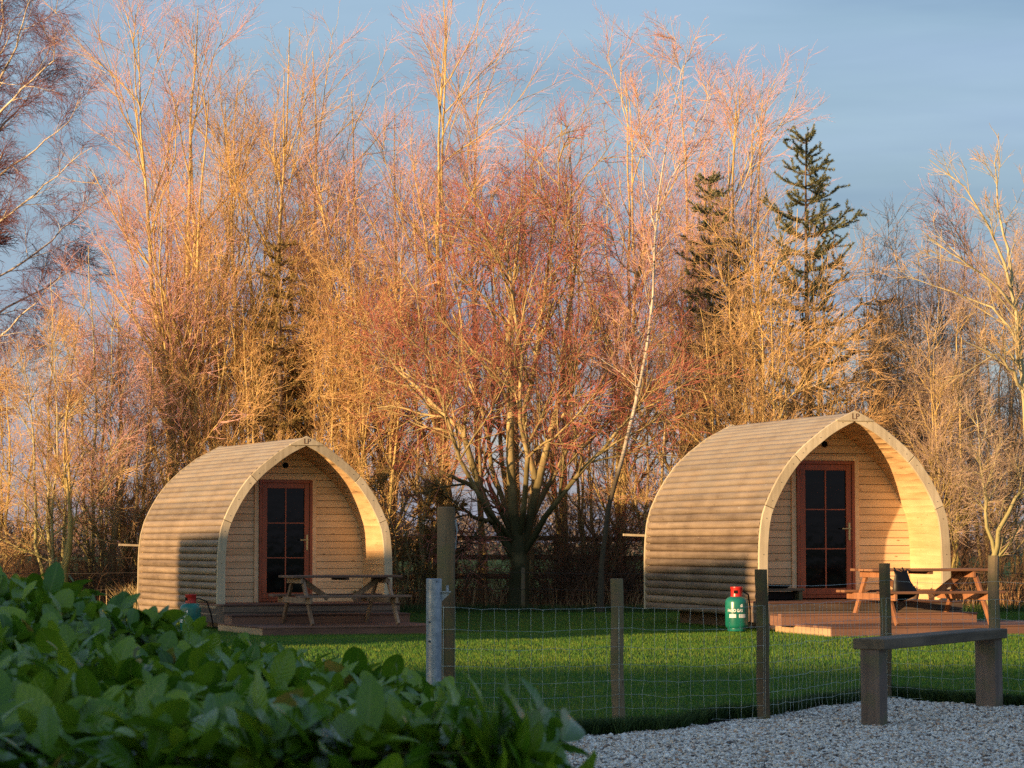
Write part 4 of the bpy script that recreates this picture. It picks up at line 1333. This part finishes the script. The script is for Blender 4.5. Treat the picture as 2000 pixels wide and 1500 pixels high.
build_tree('birch_tree', 'white barked birch leaning right beside the central tree', 'tree', None, base, S, lv, B['birch'], T['pink'], 8, tl=T['orange'])

# big birch at the left edge, trunk outside the picture
D = 52.5
base = np.array([P(-75, 1000, D)[0], D, -.05])
S = [([base, *PP(D, (-70, 900), (-60, 600), (-40, 300), (-10, 60), (0, -100), (10, -260))], .17, .01, True)]
for k, pp in enumerate([
    [(-62, 720), (0, 660), (60, 600), (120, 540)],
    [(-60, 640), (0, 608), (80, 566), (150, 522), (205, 490)],
    [(-58, 500), (0, 430), (60, 385), (110, 340), (180, 288)],
    [(-55, 560), (0, 545), (90, 480), (150, 420), (215, 380)],
    [(-50, 400), (10, 330), (60, 300), (130, 240), (160, 190)],
    [(-45, 300), (0, 250), (50, 200), (90, 120)],
    [(-30, 200), (20, 120), (50, 40), (70, -60)],
    [(-30, 150), (5, 60), (10, -40), (30, -160)],
    [(-60, 800), (0, 740), (40, 700), (70, 640)],
    [(-40, 250), (30, 190), (100, 120), (110, 60)]]):
    dz = (-.8, .5, -.4, .9, -.2, .3, -.6, .6, 0.2, -.9)[k]
    S.append((PP(D, *[(p[0], p[1], dz * i) for i, p in enumerate(pp)]), .026, .005))
lv = [lvl(130, .15, 1, 34, 1.3, 7, .09, .01, .45, .009, .3, lt=.5), lvl(1300, .1, 1, 36, .7, 5, .10, -.02, .5, .005, .45, lt=.4),
      lvl(9000, .1, 1, 36, .42, 4, .11, -.06, .6, .0032, .5, lt=.3), lvl(14000, .2, 1, 34, .22, 3, .11, -.08, .7, .0024, .55, lt=.2)]
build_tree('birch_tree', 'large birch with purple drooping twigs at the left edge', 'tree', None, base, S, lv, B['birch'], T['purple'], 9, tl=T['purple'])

# pale limbed tree at the right edge
D = 42.0
base = np.array([P(2035, 1000, D)[0], D, -.05])
S = [([base, *PP(D, (2018, 1000), (2006, 850), (1997, 700), (1987, 615), (1976, 560), (1960, 500), (1930, 440), (1905, 400), (1872, 350), (1815, 312))], .075, .005, True),
     (PP(D, (1997, 700), (1975, 645, .3), (1940, 600, .4), (1890, 580, .5), (1835, 560, .6), (1790, 545, .6)), .024, .005),
     (PP(D, (1985, 605), (1950, 560, -.3), (1900, 520, -.4), (1850, 490, -.4), (1800, 450, -.5)), .024, .005),
     (PP(D, (1990, 640), (2010, 560, .3), (2000, 480, .4), (2010, 400, .5), (2030, 300, .5)), .024, .005),
     (PP(D, (1976, 560), (1965, 470, .4), (1950, 400, .6), (1945, 330, .7), (1950, 260, .7)), .024, .005),
     (PP(D, (2000, 760), (1960, 700, -.4), (1925, 680, -.5), (1880, 665, -.6)), .03, .005)]
lv = [lvl(44, .25, .97, 30, 1.1, 7, .08, .03, .45, .008, .3), lvl(260, .15, 1, 30, .6, 5, .08, .02, .5, .0045, .4),
      lvl(900, .2, 1, 30, .32, 4, .09, .01, .6, .0032, .45)]
build_tree('bare_tree', 'pale yellow limbed tree sweeping in at the right edge', 'tree', None, base, S, lv, B['pale'], T['orange'], 10)
# small leaning trunk below it
D = 46.5
base = P(1932, 1194, D); base[2] = -.05
S = [([base, *PP(D, (1938, 1100), (1955, 1030), (1975, 985), (2010, 940), (2050, 860))], .07, .006, True),
     (PP(D, (1942, 1080), (1925, 1010), (1915, 900), (1905, 800)), .035, .005)]
lv = [lvl(22, .2, .97, 36, 1.2, 7, .1, .04, .45, .008, .3), lvl(200, .1, 1, 36, .7, 5, .1, .02, .5, .0045, .4), lvl(1500, .1, 1, 36, .35, 4, .1, .01, .6, .0032, .45)]
build_tree('bare_tree', 'yellow mossy trunk leaning right behind the last fence post', 'tree', None, base, S, lv, B['pale'], T['grey'], 12)
# thick dark trunks beside the central tree and left of the left pod
for px_, D, top, half, lab, sd_, tb_ in ((1045, 48.4, 640, 60, 'dark ivy clad leaning trunk just right of the central tree', 41, 'brown'),
                                         (225, 48.6, 700, 55, 'thick dark trunk by the back of the left pod', 42, 'brown'),
                                         (118, 47.0, 760, 55, 'forked dark trunk at the far left above the hedge', 43, 'olive')):
    willow(px_, D, top, half, lab, sd_, tb_, 'russet', 2, dens=.6, r0=.2, lean=20, group='dark trunks under the shelter belt')


# conifers
def spruce(px_, D, top, half, label, seed, tt='needle', dens=1., up=.35, cat='spruce', zlow=.12, name='spruce_tree'):
    rg = np.random.default_rng(seed)
    X = (px_ - CX) / F * D
    base = np.array([X, D, -.05]); H = P(px_, top, D)[2] + .05; W = half / F * D
    root = empty(name, tuple(base), 0, label, cat, 'conifers among the bare trees')
    tp = np.stack([.03 * np.sin(np.linspace(0, 5, 12) + seed), .02 * np.cos(np.linspace(0, 4, 12)), np.linspace(0, H, 12)], 1)[None]
    tr_ = (.10 * (1 - np.linspace(0, 1, 12)) + .008)[None]
    v_, f_ = tubes(tp, tr_, 8)
    link('trunk', np_mesh('trunk', v_, f_), B['spruce'], root)
    z = []; zz = H - .12
    while zz > H * zlow:
        z.append(zz); zz -= .30 + .18 * (1 - zz / H)
    bp_, br = [], []
    for zz in z:
        f0 = 1 - zz / H
        n = 7
        for k in range(n):
            if rg.random() < .08: continue
            a = 2 * math.pi * (k + rg.random() * .6) / n
            l = min(W, .20 + W * 3.2 * f0) * rg.uniform(.45, 1.35)
            t_ = np.linspace(0, 1, 6)
            dz = l * (up * .35 * t_ - .5 * f0 * t_ + .55 * up * t_ ** 3)
            bp_.append(np.stack([np.cos(a) * l * t_, np.sin(a) * l * t_, zz + rg.normal(0, .04) + dz], 1)); br.append(np.linspace(.014, .004, 6))
    bp_, br = np.array(bp_), np.array(br)
    leader = np.stack([np.zeros(6), np.zeros(6), np.linspace(H - .7, H, 6)], 1)[None]
    tw, twr = spawn(rg, bp_, br, int(len(bp_) * 6 * dens), .2, .98, 42, .42 * max(W, .6), 4, .06, .02, .6, .003, .5, lt=.5)
    b6 = np.concatenate([bp_, leader]); r6 = np.concatenate([br, np.full((1, 6), .006)])
    v1, f1 = tubes(b6, r6, 4); v2, f2 = tubes(tw, twr, 3)
    # needles
    allp = [b6, tw]; NV = []; NT = []
    for q, per in ((b6, 330), (tw, 230)):
        N, K, _ = q.shape
        seg = np.linalg.norm(np.diff(q, axis=1), axis=2).sum(1)
        n = int(seg.sum() * per * dens * 1.5)
        par = rg.choice(N, n, p=seg / seg.sum()); t_ = .15 + .85 * rg.random(n)
        f = t_ * (K - 1); i = np.minimum(f.astype(int), K - 2); qq = (f - i)[:, None]
        p0 = q[par, i] * (1 - qq) + q[par, i + 1] * qq
        tg = q[par, i + 1] - q[par, i]; tg /= np.linalg.norm(tg, axis=1, keepdims=True) + 1e-9
        d = tg * .55 + perp(tg, rg) * .8; d[:, 2] += .15; d /= np.linalg.norm(d, axis=1, keepdims=True)
        s_ = perp(d, rg) * .008; l = .042 + .025 * rg.random((n, 1))
        NV.append(np.stack([p0 - s_, p0 + s_, p0 + d * l], 1).reshape(-1, 3)); NT.append(np.repeat(rg.random(n), 1))
    nvv = np.concatenate(NV); ntt = np.concatenate(NT)
    link('branches', np_mesh('branches', np.concatenate([v1, v2]), np.concatenate([f1, f2 + len(v1)])), B['spruce'], root)
    link('crown', np_mesh('crown', nvv, np.arange(len(nvv)).reshape(-1, 3), tint=ntt, smooth=False), T[tt], root)
    return root


spruce(1580, 49.5, 262, 96, 'tall spruce with upturned tips, highest conifer at right', 51, dens=.8, up=.6)
spruce(1388, 50.2, 345, 48, 'shorter slim spruce left of the tall spruce', 52, dens=.7, up=.5)
spruce(1445, 50.6, 470, 60, 'dull spruce crown between the two pointed spruces', 53, tt='olive', dens=.5)
spruce(1722, 51.5, 585, 50, 'half hidden olive conifer right of the tall spruce', 54, tt='olive', dens=.5)
spruce(545, 49.6, 475, 60, 'dark conifer buried in golden twigs above the left pod', 56, tt='olive', dens=.6)
spruce(572, 50.2, 700, 48, 'low green conifer right behind the left pod peak', 57, tt='olive', dens=1.2)
bushy(808, 47.8, 895, 60, 'bushy brown green shrub at the left pod right side', 58, 'brown', 'olive', 7, 2.4, group='conifers among the bare trees', r0=.03, wobb=.14)
spruce(855, 49.3, 960, 50, 'low brown conifer behind the tall gate post', 59, tt='olive', dens=1.6, zlow=.05)


# undergrowth: one tangled mass of bramble and low twigs under the trees
rg = np.random.default_rng(77)
n = 900
x = np.concatenate([rg.uniform(-11.5, 11.5, n), rg.normal(1.75, .6, 200), rg.normal(-8, 1.2, 200)]); n = len(x)
y = rg.uniform(47.2, 51.5, n)
hh = rg.uniform(.5, 1.8, n) * (1 + .35 * np.sin(x * 1.7))
pts = np.empty((n, 6, 3)); pts[:, 0] = np.stack([x, y, 0 * x - .05], 1)
d = np.stack([rg.normal(0, .3, n), rg.normal(0, .3, n), np.ones(n)], 1)
for k in range(1, 6):
    d += rg.normal(0, .16, d.shape); d[:, 2] -= .03; d /= np.linalg.norm(d, axis=1, keepdims=True)
    pts[:, k] = pts[:, k - 1] + d * (hh / 5)[:, None]
rad = np.full((n, 1), .010) * np.linspace(1, .4, 6)[None]
q1, r1 = spawn(rg, pts, rad, 7000, .1, 1, 48, .75, 5, .13, -.01, .6, .0045, .5, lt=.3)
q2, r2 = spawn(rg, q1, r1, 26000, .1, 1, 45, .30, 3, .15, -.01, .7, .0035, .5, lt=.2)
vs, fs, c0 = [], [], 0
for q, r_, mm in ((pts, rad, 4), (q1, r1, 3), (q2, r2, 3)):
    v_, f_ = tubes(q, r_, mm); vs.append(v_); fs.append(f_ + c0); c0 += len(v_)
tag(link('undergrowth', np_mesh('undergrowth', np.concatenate(vs), np.concatenate(fs)), T['dark']), kind='stuff')

# distant woodland beyond the fields
rg = np.random.default_rng(88)
n = 60000
x = rg.uniform(-75, 75, n); y = rg.uniform(225, 250, n)
ht = 3.6 + 1.6 * np.sin(x * .09 + 1) + 1.2 * np.sin(x * .31) + .7 * np.sin(x * .9)
z = ht * rg.random(n) ** .8
d = rg.normal(size=(n, 3)); d /= np.linalg.norm(d, axis=1, keepdims=True); e = perp(d, rg)
c = np.stack([x, y, z], 1); s = rg.uniform(.15, .4, (n, 1))
V = np.stack([c - d * s, c + e * s * .5, c + d * s], 1).reshape(-1, 3)
tag(link('distant_woodland', np_mesh('distant_woodland', V, np.arange(len(V)).reshape(-1, 3), smooth=False),
         noisy('far_wood', (0.09, 0.075, 0.07), (0.2, 0.16, 0.15), .2, .9, .1, bump=0)), kind='stuff')

# rear fences: wire in front of the trees, post and rail behind them
rf = empty('rail_fence', (0, 0, 0), 0, 'old mossy post and rail fence among the trunks', 'fence')
xsr = np.arange(-3.2, 7, 2.03)
for i, x_ in enumerate(xsr):
    mb = MB(); mb.box(x_ - .05, x_ + .05, 49.95, 50.05, -.1, 1.42, .5); mb.build('post', M['post'], rf, bevel=.006)
for z_ in (1.32, .95, .58):
    mb = MB()
    for i in range(len(xsr) - 1):
        mb.box(xsr[i], xsr[i + 1] - .01, 49.91, 49.948, z_ - .05 + .02 * (i % 2), z_ + .05 + .02 * (i % 2), (i * .3) % 1)
    mb.build('rail', M['post'], rf, bevel=.006)
wf = empty('rear_wire_fence', (0, 0, 0), 0, 'thin dark wires strung along the far lawn edge before the trees', 'fence')
for i, x_ in enumerate(np.arange(-10, 13, 3.4)):
    mb = MB(); mb.box(x_ - .035, x_ + .035, 46.4, 46.47, -.1, .80, .5); mb.build('post', M['post'], wf, bevel=.006)
xx = np.linspace(-11, 13, 49)
for z_ in (.72, .42):
    p_ = np.stack([xx, np.full(49, 46.38), z_ - .03 * np.abs(np.sin((xx + 10) / 3.4 * np.pi)) + .0 * xx], 1)[None]
    v_, f_ = tubes(p_, np.full((1, 49), .0045), 4)
    link('wire', np_mesh('wire', v_, f_), M['darkwire'], wf)

# ------------------------------------------------------------------ laurel hedge in the foreground
def htop(x, y):
    """height of the hedge top"""
    z = .80 + .10 * sstep(-.3, -1.15, x) * 1.0 + .03 * np.sin(x * 5 + 1) * np.sin(y * 2.3) + .022 * np.sin(x * 11 + y * 3)
    z = z + .19 * sstep(6.5, 8.6, y) * sstep(-1.1, -1.6, x)
    z = z - .05 * np.exp(-((x + 1.02) / .17) ** 2) * sstep(6.5, 7.5, y)
    z = z - .05 * sstep(-.8, -.3, x) - .5 * sstep(-.24, .14, x - .012 * (6 - y)) - .25 * sstep(5.3, 4.6, y)
    return z


rg = np.random.default_rng(99)
leafV = []
LS = np.linspace(0, 1, 8)


def leaves(c, d, up, ln, wd, curl, fold):
    """leaf blades: c base, d direction, up normal; arrays"""
    n = len(c)
    s = np.cross(d, up); s /= np.linalg.norm(s, axis=1, keepdims=True) + 1e-9
    up2 = np.cross(s, d)
    rows = []
    for t_ in LS:
        w_ = np.sin(np.pi * np.clip(t_ * .95 + .025, 0, 1) ** 1.1) ** .62 * wd * .5 + .001
        ctr = c + d * (ln * t_)[:, None] - up2 * (curl * ln * t_ ** 2)[:, None]
        e = up2 * (w_ * fold)[:, None]
        wav = (.035 * wd * np.sin(t_ * 9 + ln * 300))[:, None] * up2
        rows.append(np.stack([ctr - s * w_[:, None] + e + wav, ctr - s * (w_ * .5)[:, None] + e * .35, ctr, ctr + s * (w_ * .5)[:, None] + e * .35, ctr + s * w_[:, None] + e - wav], 1))
    V = np.stack(rows, 1)      # n,8,5,3
    idx = np.arange(n * 40).reshape(n, 8, 5)
    Fq = np.stack([idx[:, :-1, :-1], idx[:, 1:, :-1], idx[:, 1:, 1:], idx[:, :-1, 1:]], -1).reshape(-1, 4)
    return V.reshape(-1, 3), Fq, 28


ns = 3900
sx = rg.uniform(-2.6, .11, ns); sy = rg.uniform(4.25, 9.0, ns)
dep = np.abs(rg.normal(0, .05, ns)) + (rg.random(ns) < .35) * rg.random(ns) * .3
sz = htop(sx, sy) - dep
# front and right flank shoots
nf = 1100
fx = rg.uniform(-1.6, .09, nf); fy = 4.55 + rg.random(nf) * .5; fz = .45 + rg.random(nf) * .45
sx, sy, sz = np.r_[sx, fx], np.r_[sy, fy], np.r_[sz, fz]
keep = np.abs(sx / sy) < .27
sx, sy, sz = sx[keep], sy[keep], sz[keep]; ns = len(sx)
e_ = .03
nrm = np.stack([-(htop(sx + e_, sy) - htop(sx - e_, sy)) / (2 * e_), -(htop(sx, sy + e_) - htop(sx, sy - e_)) / (2 * e_) * .6, np.ones(ns)], 1)
nrm += rg.normal(0, .38, nrm.shape); nrm /= np.linalg.norm(nrm, axis=1, keepdims=True)
LV, LF, LT, off = [], [], [], 0
shoot_t = rg.random(ns)
for k in range(8):
    phi = k * 2.4 + rg.random(ns) * .8
    u_ = perp(nrm, np.random.default_rng(1)); w_ = np.cross(nrm, u_)
    side = u_ * np.cos(phi)[:, None] + w_ * np.sin(phi)[:, None]
    el = (.80 - .13 * (7 - k)) + rg.normal(0, .22, ns)       # upper leaves stand up, lower spread
    d = side * np.cos(el)[:, None] + nrm * np.sin(el)[:, None]
    d /= np.linalg.norm(d, axis=1, keepdims=True)
    c = np.stack([sx, sy, sz], 1) - nrm * (.085 - .014 * k) + side * .006
    ln = rg.uniform(.05, .135, ns) * (1 - .05 * (k > 5)); wd = ln * rg.uniform(.44, .58, ns)
    V, Fq, per = leaves(c, d, nrm + side * -.4, ln, wd, rg.uniform(.05, .42, ns), rg.uniform(.08, .32, ns))
    LV.append(V); LF.append(Fq + off); off += len(V)
    tn = np.clip(shoot_t * .45 + rg.random(ns) * .35 + .03 * k, 0, .9); tn[rg.random(ns) < .008] = 1.0
    LT.append(np.repeat(tn, per))
m, nt, b = mat('laurel_leaves')
L = nt.links.new
at = nd(nt, 'ShaderNodeAttribute', attribute_name='tint')
tc = nd(nt, 'ShaderNodeTexCoord')
n1 = nd(nt, 'ShaderNodeTexNoise', Scale=25., Detail=4.0); L(tc.outputs['Object'], n1.inputs['Vector'])
ad = nd(nt, 'ShaderNodeMath', operation='MULTIPLY_ADD'); ad.inputs[1].default_value = .22
sb = nd(nt, 'ShaderNodeMath', operation='SUBTRACT'); sb.inputs[1].default_value = .5; L(n1.outputs['Fac'], sb.inputs[0])
L(sb.outputs[0], ad.inputs[0]); L(at.outputs['Fac'], ad.inputs[2])
r = ramp(nt, [(.0, (0.030, 0.090, 0.005)), (.45, (0.075, 0.175, 0.010)), (.85, (0.22, 0.33, 0.018)), (.93, (0.18, 0.27, 0.03)), (1, (0.36, 0.25, 0.05))])
L(ad.outputs[0], r.inputs['Fac'])
ac = nd(nt, 'ShaderNodeAttribute', attribute_name='across'); al = nd(nt, 'ShaderNodeAttribute', attribute_name='along')
rib = ramp(nt, [(0.0, (.7, .7, .7)), (.11, (0, 0, 0))]); L(ac.outputs['Fac'], rib.inputs['Fac'])
rm = nd(nt, 'ShaderNodeMixRGB'); rm.inputs['Color2'].default_value = (.22, .30, .07, 1)
L(rib.outputs['Color'], rm.inputs['Fac']); L(r.outputs['Color'], rm.inputs['Color1']); L(rm.outputs['Color'], b.inputs['Base Color'])
# side veins as relief
vs = nd(nt, 'ShaderNodeMath', operation='MULTIPLY_ADD'); vs.inputs[1].default_value = 55
L(al.outputs['Fac'], vs.inputs[0]); va = nd(nt, 'ShaderNodeMath', operation='MULTIPLY'); va.inputs[1].default_value = -14
L(ac.outputs['Fac'], va.inputs[0]); L(va.outputs[0], vs.inputs[2])
vsn = nd(nt, 'ShaderNodeMath', operation='SINE'); L(vs.outputs[0], vsn.inputs[0])
bpl = nd(nt, 'ShaderNodeBump', Strength=.35, Distance=.0015); L(vsn.outputs[0], bpl.inputs['Height']); L(bpl.outputs['Normal'], b.inputs['Normal'])
b.inputs['Roughness'].default_value = .21; b.inputs['Specular IOR Level'].default_value = .45
tr = nd(nt, 'ShaderNodeBsdfTranslucent'); L(r.outputs['Color'], tr.inputs['Color'])
mx = nd(nt, 'ShaderNodeMixShader'); mx.inputs['Fac'].default_value = .3
L(b.outputs[0], mx.inputs[1]); L(tr.outputs[0], mx.inputs[2]); L(mx.outputs[0], nt.nodes['Material Output'].inputs['Surface'])
M['laurel'] = m
hedge = empty('laurel_hedge', (-1, 6, 0), 0, 'glossy green laurel hedge filling the lower left foreground', 'hedge')
me = np_mesh('foliage', np.concatenate(LV) - [-1, 6, 0], np.concatenate(LF), tint=np.concatenate(LT))
a_ = me.attributes.new('across', 'FLOAT', 'POINT')
a_.data.foreach_set('value', np.tile(np.array([1, .5, 0, .5, 1], np.float32), len(me.vertices) // 5))
a_ = me.attributes.new('along', 'FLOAT', 'POINT')
a_.data.foreach_set('value', np.tile(np.repeat(LS.astype(np.float32), 5), len(me.vertices) // 40))
o = link('foliage', me, M['laurel'], hedge)
# stems: one per shoot, going down into the dark inside
st_ = np.stack([sx, sy, sz], 1)
pts = np.stack([st_ - nrm * .32 - [0, 0, .08], st_ - nrm * .2, st_ - nrm * .1, st_], 1)
v_, f_ = tubes(pts, np.linspace(.0045, .002, 4)[None].repeat(ns, 0), 5)
link('stems', np_mesh('stems', v_ - [-1, 6, 0], f_), noisy('green_stem', (.05, .06, .02), (.14, .13, .05), 9), hedge)
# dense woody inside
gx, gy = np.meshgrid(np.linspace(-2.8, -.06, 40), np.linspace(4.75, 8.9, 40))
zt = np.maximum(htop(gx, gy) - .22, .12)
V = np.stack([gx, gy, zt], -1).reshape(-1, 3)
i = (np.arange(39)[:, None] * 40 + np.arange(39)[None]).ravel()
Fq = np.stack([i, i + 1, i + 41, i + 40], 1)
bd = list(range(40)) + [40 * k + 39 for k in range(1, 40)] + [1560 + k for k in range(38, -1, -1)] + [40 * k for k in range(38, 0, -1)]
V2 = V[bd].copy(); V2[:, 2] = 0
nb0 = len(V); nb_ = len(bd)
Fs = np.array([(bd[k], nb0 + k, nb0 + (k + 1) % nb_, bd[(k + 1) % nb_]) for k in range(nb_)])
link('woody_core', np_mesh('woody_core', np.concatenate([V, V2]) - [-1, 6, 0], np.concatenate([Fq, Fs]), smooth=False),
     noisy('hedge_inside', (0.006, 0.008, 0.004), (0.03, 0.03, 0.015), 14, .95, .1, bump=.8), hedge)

# ------------------------------------------------------------------ buildings outside the picture that throw the evening shade
s2 = np.array([math.sin(SAZ), math.cos(SAZ)]); p2 = np.array([math.cos(SAZ), -math.sin(SAZ)])


def house(p0, p1, dist, h, depth, label, gable=False):
    """house across the sun's direction: p0..p1 across, dist along the light (from the origin), height h"""
    w = p1 - p0; c = p2 * (p0 + p1) / 2 + s2 * dist
    t = empty('brick_house', (c[0], c[1], 0), -SAZ, label, 'house', 'houses outside the picture')
    mb = MB(); mb.box(-w / 2, w / 2, -depth, 0, 0, h - .25); mb.build('wall', M['brick'], t)
    mb = MB(); mb.box(-w / 2 - .0, w / 2 + .0, -depth - .2, .2, h - .249, h); mb.build('roof', M['slate'], t)
    k = 0
    for x_ in np.arange(-w / 2 + 1, w / 2 - 1, 2.4):
        mb = MB(); mb.box(x_, x_ + 1.1, .001, .05, 1.0, 2.2); f = mb.build('window', M['white'], t)
        mb = MB(); mb.box(x_ + .06, x_ + 1.04, .051, .055, 1.06, 2.14); mb.build('pane', M['glass'], f)
    return t


def ray(px_, D):
    q = np.array([(px_ - CX) / F * D, D]); return q @ p2, q @ s2


te = math.tan(SEL)
# left pod side at px 310, right pod side at px 1458
a0 = np.array([-5.72, 42.6]); a1 = np.array([3.38, 36.35])
d0 = -8.0
h1 = 1.36 + (a0 @ s2 - d0) * te
house(a0 @ p2, a1 @ p2, d0, h1, 6, 'flat roofed brick house shading the lower pods')
q0, q1 = ray(45, 47.5), ray(268, 47.5)
house(q0[0], q1[0] , -6.0, 2.15 + (q0[1] + 6) * te, 5, 'narrow brick house at the far left outside the picture')
# long barn behind the camera: its ridge runs along x, so the shade line crosses the lawn
yb = -19.0; Dg = 25.6
hb = te * (Dg - yb) / math.cos(SAZ)
bn_ = empty('long_barn', (-30, yb, 0), 0, 'long brick barn behind the camera shading the gravel', 'barn')
mb = MB(); mb.box(-26, 24, -8, 0, 0, hb - .3); mb.build('wall', M['brick'], bn_)
mb = MB(); mb.box(-26.2, 24.2, -8.3, .3, hb - .299, hb); mb.build('roof', M['slate'], bn_)
mb = MB(); mb.box(-11.8, -11.0, -1.2, -.4, hb, hb + .45); mb.build('added_shade_stack', M['brick'], bn_)  # unseen stack, added only to shade the top of the gate post
for k in range(8):
    mb = MB(); mb.box(-24 + 6 * k, -22.2 + 6 * k, .001, .06, 1.2, 2.8); f = mb.build('window', M['white'], bn_)
    mb = MB(); mb.box(-23.92 + 6 * k, -22.28 + 6 * k, .061, .065, 1.28, 2.72); mb.build('pane', M['glass'], f)
